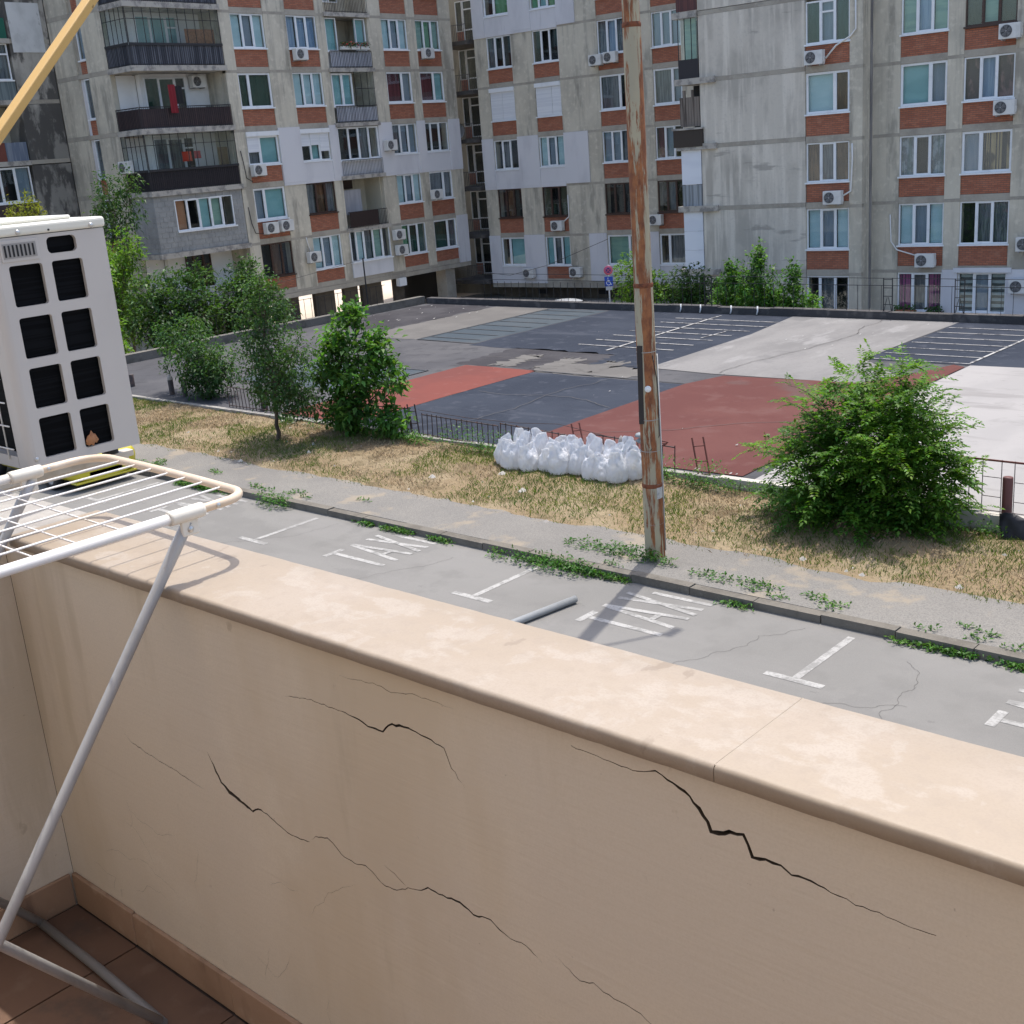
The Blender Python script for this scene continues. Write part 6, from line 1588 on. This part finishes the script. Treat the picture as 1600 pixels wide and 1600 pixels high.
off(wrim.build('crack_sides', M('dirty_shaded_crack_mortar', (.085, .06, .042), .95), par))  # dirty mortar, coloured darker to stand for the shade inside the cracks
off(wall.build('render_face', stucco, par))
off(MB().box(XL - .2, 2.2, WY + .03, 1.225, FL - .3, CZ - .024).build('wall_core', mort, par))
off(MB().box(-4.6, 2.3, 1.2255, 1.24, FL - 4.5, CZ - .024).build('outer_face', stucco, par))
# marble coping slabs with a rounded inner edge
def coping(x0, x1, seed):
    prof = []
    y0, y1, t = 1.036, 1.247, .024
    rr0 = .0075
    prof.append((y0 + .004, CZ - t)); prof.append((y0 + .0005, CZ - t + .002))
    for k in range(6):
        a = R(180 - 90 * k / 5)
        prof.append((y0 + rr0 + rr0 * math.cos(a), CZ - rr0 + rr0 * math.sin(a)))
    prof += [(y0 + .07, CZ), (y0 + .14, CZ), (y1 - .004, CZ), (y1, CZ - .004), (y1, CZ - t + .003), (y1 - .003, CZ - t)]
    nseg = 220; V = []
    q = random.Random(seed)
    for i in range(nseg + 1):
        x = x0 + (x1 - x0) * i / nseg
        for (y, z) in prof: V.append((x, y + .0009 * noise.noise((x * 24, y * 20, seed)) + (.0032 * max(0, noise.noise((x * 38, 2, seed)) - .3) if y < 1.05 else 0), z + .0005 * noise.noise((x * 15, y * 15, seed + 5)) - (.003 * max(0, noise.noise((x * 38, 2, seed)) - .3) if y < 1.05 and z > CZ - .008 else 0)))
    n = len(prof)
    mb = MB()
    mb.add(V, [(i * n + k, (i + 1) * n + k, (i + 1) * n + (k + 1) % n, i * n + (k + 1) % n) for i in range(nseg) for k in range(n)], True)
    mb.add(V[:n], [tuple(range(n))]); mb.add(V[-n:], [tuple(reversed(range(n)))])
    o = mb.build('coping_slab', marble, par); off(o)
    return o
coping(-2.425, -.6898, 1); coping(-.6886, 1.05, 2)
off(MB().box(-.6906, -.6884, 1.04, 1.245, CZ - .02, CZ - .0004).build('coping_joint', M('joint_filler', (.36, .31, .25), .9), par))
off(MB().box(-4.6, -2.428, 1.06, 1.2395, CZ - .0235, CZ - .012).build('bare_wall_top', bare, par))
# the side wall at the left end and the ledge outside it
side = empty('parapet_wall', (XL - .09, 0, FL), 0, 'short beige side wall at the left end of the balcony', 'balcony wall')
off(MB().box(XL - .12, XL, -1.2, WY - .001, FL - .3, CZ - .03).build('render_face', stucco, side), side)
off(MB().box(XL - .13, XL + .003, -1.2, WY - .02, CZ - .029, CZ - .018).build('rough_top', bare, side), side)
ledge = tag(MB().box(-4.6, XL - .122, -.6, 1.018, CZ - .3, CZ - .12).build('ledge', bare), 'bare grey concrete ledge under the white air conditioner', 'ledge')
# skirting and floor tiles
floor = tag(MB().box(XL, 2.2, -1.0, WY, FL - .25, FL - .006).build('balcony_floor', grout), kind='structure')
TS = .365
for i in range(14):
    for j in range(6):
        x0 = -2.583 + i * TS; y0 = .96 + (.08) - (j + 1) * TS
        a, b, c, d = max(x0 + .002, XL + .012), min(x0 + TS - .002, 2.2), max(y0 + .002, -1.0), y0 + TS - .002
        if b - a < .01: continue
        o = ubox('floor_tile', tile_m, floor, a, b, c, min(d, WY - .012), FL - .006, FL + rng.uniform(-.0006, .0006))
sk_x = -2.583
for i in range(14):
    a, b = max(sk_x + i * TS + .001, XL + .011), sk_x + (i + 1) * TS - .001
    o = off(MB().box(a, b, WY - .0105 + rng.uniform(-.001, .001), WY - .0005, FL + .001, FL + .082 + rng.uniform(-.002, .002)).build('skirting_tile', skirt_m, par, bevel=.002))
for j in range(6):
    o = off(MB().box(XL + .0005, XL + .0105, 1.04 - (j + 1) * TS + .001, 1.04 - j * TS - .001, FL + .001, FL + .082).build('skirting_tile', skirt_m, side, bevel=.002), side)
# the house wall at our back, which the sun lights
hb = tag(MB().box(-3.2, 2.5, -1.35, -1.0, FL - 4.5, 3.2).build('house_wall', M('house_render', (.58, .52, .44), .9, [(2, 4, .4, .65, (.53, .47, .4), .8)])), 'beige rendered wall of the house behind the balcony', 'house wall')
tag(MB().box(-4.6, 2.5, -1.0, 1.2, FL - .45, FL - .255).build('balcony_slab', bare), 'concrete slab carrying the balcony', 'slab')
# rubble left on the ledge
stone_m = M('brown_rubble', (.3, .22, .16), .95, [(14, 4, .45, .65, (.16, .11, .08), .8)], bump=(40, .6, .01, 4))
q = random.Random(19)
for i, (x, y, s) in enumerate([(-2.98, .86, .055), (-3.1, .97, .06), (-2.86, .93, .04), (-3.22, .9, .07), (-3.02, .76, .045)]):
    bm = bmesh.new(); bmesh.ops.create_icosphere(bm, subdivisions=2, radius=s)
    for v in bm.verts: v.co *= 1 + .45 * noise.noise(v.co * 22 + Vector((i * 9, 0, 0))); v.co.z *= .7
    me = bpy.data.meshes.new('stone'); bm.to_mesh(me); bm.free(); me.materials.append(stone_m)
    o = bpy.data.objects.new('stone', me); COL.objects.link(o); o.location = (x, y, CZ - .12 + s * .55)
    tag(o, '%s lump of brown rubble from the left on the ledge' % ['second', 'fourth', 'smallest', 'first', 'third'][i], 'rubble', 'rubble on the ledge')

# ------------------------------------------------------------------ the near air conditioner
acm = M('near_casing_paint', (.5, .475, .455), .42, [(1.5, 4, .5, .75, (.46, .435, .415), .7)], bump=(250, .06, .001, 2))
lidm = M('near_lid_paint', (.70, .69, .62), .4, [(2, 4, .5, .75, (.64, .63, .56), .7)])
X0 = -2.88
ac = empty('air_conditioner', (X0 - .4, 1.48, -.695), 0, 'large white outdoor air conditioner close up at the left edge', 'air conditioner')
def aoff(o): o.location = -Vector(ac.location); return o
Y0, Y1, ZB, ZT = 1.322, 1.632, -.68, -.112
holes = []
for zt_, zb_ in ((-.1795, -.279), (-.3055, -.406), (-.430, -.5315), (-.5555, -.657)):
    for ya, yb in ((1.366, 1.452), (1.477, 1.56)): holes.append(rrect(ya, yb, zb_, zt_, .007))
holes.append(rrect(1.473, 1.552, -.161, -.121, .012))
outer = rrect(Y0 + .02, Y1, ZB, ZT, .003, 2)
pl = holed_plate(outer, holes, lambda a, b, d: (X0 - d, a, b), .012)
aoff(pl.build('side_panel', acm, ac))
# rounded corner and the coil side facing the house
rc = MB(); V = []
for k in range(9):
    a = R(90 * k / 8)
    for z in (ZB, ZT): V.append((X0 - .022 + .022 * math.cos(a), Y0 + .022 - .022 * math.sin(a), z))
V += [(X0 - .06, Y0, ZB), (X0 - .06, Y0, ZT)]
rc.add(V, [(2 * k, 2 * k + 1, 2 * k + 3, 2 * k + 2) for k in range(9)], True)
aoff(rc.build('rounded_corner', acm, ac))
aoff(MB().box(X0 - .86, X0 - .014, Y0 + .03, Y1 - .002, ZB, ZT).build('inner_shell', M('coil_black', (.0025, .003, .004), .6, [((3, 3, 160), 1, .45, .55, (.006, .007, .009), .8)], spec=.06), ac))
aoff(MB().box(X0 - .86, X0 - .002, Y1 - .0018, Y1, ZB, ZT).build('front_panel', acm, ac))
aoff(MB().box(X0 - .86, X0 - .06, Y0 - .001, Y0 + .028, ZB, ZB + .03).build('coil_edge', acm, ac)); aoff(MB().box(X0 - .86, X0 - .06, Y0 - .001, Y0 + .028, ZT - .03, ZT).build('coil_edge', acm, ac))
aoff(MB().box(X0 - .86, X0 - .8, Y0 - .001, Y0 + .028, ZB, ZT).build('coil_edge', acm, ac))
gw = M('guard_wire', (.7, .7, .68), .4)
for i in range(8): aoff(MB().tube((X0 - .1 - i * .09, Y0 - .004, ZB + .02), (X0 - .1 - i * .09, Y0 - .004, ZT - .02), .0022, n=6).build('guard_wire', gw, ac))
for i in range(9): aoff(MB().tube((X0 - .06, Y0 - .007, ZB + .05 + i * .06), (X0 - .82, Y0 - .007, ZB + .05 + i * .06), .0022, n=6).build('guard_wire', gw, ac))
aoff(MB().box(X0 - .87, X0 + .006, Y0 - .008, Y1 + .006, ZT + .0015, -.084).build('lid', lidm, ac, bevel=.008, seg=3))
aoff(MB().box(X0 - .83, X0 - .06, Y0 + .03, Y1 - .05, -.0845, -.074).build('lid_plateau', lidm, ac, bevel=.012, seg=3))
# carrying handle with slats
aoff(MB().box(X0 - .004, X0 + .003, 1.352, 1.45, -.17, -.118).build('handle_plate', acm, ac, bevel=.002))
aoff(MB().box(X0 + .0032, X0 + .0042, 1.358, 1.443, -.162, -.126).build('handle_recess', M('handle_recess', (.3, .29, .28), .6), ac))
for i in range(8): aoff(MB().box(X0 + .0044, X0 + .0052, 1.361 + i * .0102, 1.3655 + i * .0102, -.158, -.13).build('vent_slot', dark, ac))
scr = M('zinc_screw', (.55, .55, .54), .3, metal=.8)
for y, z in ((1.402, -.102), (1.596, -.103), (1.342, -.655)):
    o = MB().lathe([(0, .0035), (.0045, .003), (.0062, .001), (.0065, 0)], n=14).build('screw', scr, ac); o.rotation_euler = (0, R(90), 0); aoff(o); o.location = Vector((X0 + (.0065 if z > -.2 else 0), y, z)) - Vector(ac.location)
aoff(MB().box(X0 + .006, X0 + .0075, 1.479, 1.4835, -.1055, -.101).build('screw_hole', dark, ac))
for y in (1.595,):
    for x in (X0 - .1, X0 - .7): aoff(MB().lathe([(.022, -.71), (.02, ZB)], (x, y, 0), 12).build('rubber_foot', M('black_rubber', (.02, .02, .02), .7), ac))
for x in (X0 - .7, X0 - .1):
    aoff(MB().lathe([(.022, -.71), (.02, ZB)], (x, 1.36, 0), 12).build('rubber_foot', M('black_rubber', (.02, .02, .02), .7), ac))
brk = M('cream_bracket_paint', (.58, .52, .45), .5, [(8, 4, .5, .7, (.45, .36, .28), .8)])
br_ = empty('air_conditioner_bracket', (X0 - .4, 1.4, CZ - .03), 0, 'cream steel bracket carrying the large air conditioner at the left', 'bracket')
for x in (X0 - .1, X0 - .7):
    o = MB().box(x - .018, x + .018, 1.243, 1.655, -.728, -.711).build('arm', brk, br_, bevel=.002); off(o, br_)
    o = MB().box(x - .018, x - .014, 1.243, 1.655, -.748, -.7285).build('arm_flange', brk, br_); off(o, br_)
# a dry leaf caught in the lowest opening
lf = MB(); V = []
for i in range(7):
    t = i / 6; w = .019 * math.sin(math.pi * min(1, t * .95 + .04)) ** .7
    for s in (-1, 0, 1): V.append((X0 + .002 + .004 * math.sin(t * 5) + (.003 if s == 0 else 0), 1.478 + .038 * t, -.643 + .008 * math.sin(t * 3) + s * w * (.9 + .2 * math.sin(i * 2.7))))
lf.add(V, [(3 * i + k, 3 * (i + 1) + k, 3 * (i + 1) + k + 1, 3 * i + k + 1) for i in range(6) for k in range(2)], True)
o = lf.build('dry_leaf', M('dry_brown_leaf', (.36, .17, .08), .85, [((60, 60, 60), 3, .45, .65, (.24, .1, .045), .8)])); o.modifiers.new('s', 'SOLIDIFY').thickness = .0015
tag(o, 'curled brown dry leaf caught in the lowest opening of the air conditioner', 'leaf')

# ------------------------------------------------------------------ the clothes drying rack
rack_white = M('rack_white_enamel', (.78, .76, .74), .32, [((6, 6, 6), 4, .56, .7, (.7, .62, .5), .7)])
rack_tan = M('rack_yellowed_enamel', (.66, .53, .4), .4, [((9, 9, 9), 4, .5, .68, (.76, .68, .58), .9), (40, 3, .68, .74, (.25, .13, .07), .8)])
rack_steel = M('rack_leg_steel', (.4, .4, .4), .4, [((20, 20, 2), 4, .5, .7, (.3, .295, .29), .8), ((40, 40, 6), 4, .66, .72, (.3, .18, .1), .6)], metal=.1)
clip_m = M('rack_plastic_clip', (.70, .67, .6), .45, [(20, 3, .5, .7, (.62, .56, .46), .7)])
ZR = -.572
rack = empty('drying_rack', (-2.1, .6, FL), 0, 'white wire clothes drying rack on grey steel legs at the left', 'drying rack')
def ro(o): o.location = -Vector(rack.location); return o
def arc(c, r_, a0, a1, n=7): return [(c[0] + r_ * math.cos(R(a0 + (a1 - a0) * i / n)), c[1] + r_ * math.sin(R(a0 + (a1 - a0) * i / n)), ZR) for i in range(n + 1)]
ro(MB().path([(-1.815, -.02, ZR), (-1.812, .5, ZR), (-1.812, 1.09, ZR)], .0098, 14).build('side_tube', rack_white, rack))
ro(MB().path([(-2.385, -.02, ZR), (-2.4, .5, ZR), (-2.408, 1.1, ZR)], .0098, 14).build('side_tube', rack_white, rack))
ro(MB().path([(-1.812, 1.06, ZR), (-1.814, 1.165, ZR)] + arc((-1.872, 1.175), .058, 0, 85) + [(-2.0, 1.243, ZR), (-2.2, 1.254, ZR)] + arc((-2.348, 1.196), .062, 85, 175) + [(-2.409, 1.16, ZR), (-2.408, 1.06, ZR)], .0084, 14).build('end_tube', rack_tan, rack))
ro(MB().path([(-1.815, -.02, ZR), (-1.86, -.08, ZR), (-2.34, -.08, ZR), (-2.385, -.02, ZR)], .0098, 12).build('end_tube', rack_white, rack))
for i in range(7):
    x = -2.305 + i * .0665
    ro(MB().path([(x + .012, -.08, ZR + .002), (x + .004, .6, ZR - .001), (x, 1.252 - .012 * (i / 6), ZR + .001)], .0021, 6).build('wire', rack_white, rack))
for y in (.99, .908, .83, .3, .2, .1):
    ro(MB().path([(-1.818, y - .005, ZR - .006), (-2.1, y, ZR - .006), (-2.4, y + .01, ZR - .006)], .0017, 6).build('cross_wire', rack_white, rack))
def leg(p, q_, name='leg'):
    p, q_ = Vector(p), Vector(q_); d = (q_ - p)
    pts = [p, p + d * .04, p + d * .1, p + d * .5, q_]
    ro(MB().path(pts, [.0105, .0112, .0098, .0096, .0096], 14).build(name, rack_steel, rack))
leg((-1.818, 1.096, -.588), (-1.9, .355, -1.6)); leg((-2.405, 1.1, -.588), (-2.46, .355, -1.6))
leg((-1.85, .16, -.588), (-1.94, .925, -1.6)); leg((-2.36, .16, -.588), (-2.46, .94, -1.6))
ro(MB().path([(-1.935, .93, -1.608), (-2.2, .94, -1.608), (-2.47, .945, -1.608)], .0105, 12).build('foot_bar', M('shaded_foot_steel', (.16, .155, .15), .5), rack))  # foot bars get a darker steel, shade put into the colour
ro(MB().path([(-1.9, .355, -1.608), (-2.46, .355, -1.608)], .0105, 12).build('foot_bar', M('shaded_foot_steel', (.16, .155, .15), .5), rack))
for x, s in ((-1.812, 1), (-2.406, -1)):
    c = MB()
    c.path([(x, 1.055, ZR), (x, 1.06, ZR), (x, 1.12, ZR), (x, 1.125, ZR)], [.0128, .0135, .0135, .0128], 14)
    cl = ro(c.build('clip', clip_m, rack))
    t = MB().box(x - .004, x + .004, 1.076, 1.112, ZR - .04, ZR - .008)
    o = t.build('clip_tab', clip_m, rack, bevel=.0035, seg=3); ro(o)
    for sy in (-.0052, .0052):
        o = MB().lathe([(0, .0022), (.0045, .0016), (.006, 0)], n=12).build('rivet', scr, rack); o.rotation_euler = (0, R(90 if sy > 0 else -90), 0); o.location = Vector((x + sy, 1.093, ZR - .028)) - Vector(rack.location)
for p in ((-1.8145 + .0098, 1.155, ZR), (-2.409 + .0085, 1.14, ZR)):
    o = MB().lathe([(0, .002), (.0035, .0015), (.005, 0)], n=12).build('rivet', scr, rack); o.rotation_euler = (0, R(90), 0); o.location = Vector(p) - Vector(rack.location)

# yellow bar slanting through the top left corner
yb = empty('yellow_bar', (-2.55, 1.1, -.3), 0, 'thin yellow bar slanting across the top left corner', 'bar')
P1, P2 = Vector((-.898, .44, .041)) * 2.95, Vector((-.861, .509, .128)) * 3.16
o = MB().bar(P1 + (P1 - P2) * .75, P2 + (P2 - P1) * .9, .0225, .0225, (0.3, -.2, 1)).build('rod', M('ochre_varnish', (.56, .36, .12), .45, [((8, 8, 3), 4, .5, .7, (.5, .3, .09), .8), (30, 3, .7, .75, (.12, .07, .03), .8)]), yb, bevel=.003); off(o, yb)
end_ = P1 + (P1 - P2) * .75
o = MB().box(end_.x - .012, end_.x + .012, end_.y - .012, end_.y + .012, CZ - .012, end_.z + .008).build('support', black_metal, yb); off(o, yb)
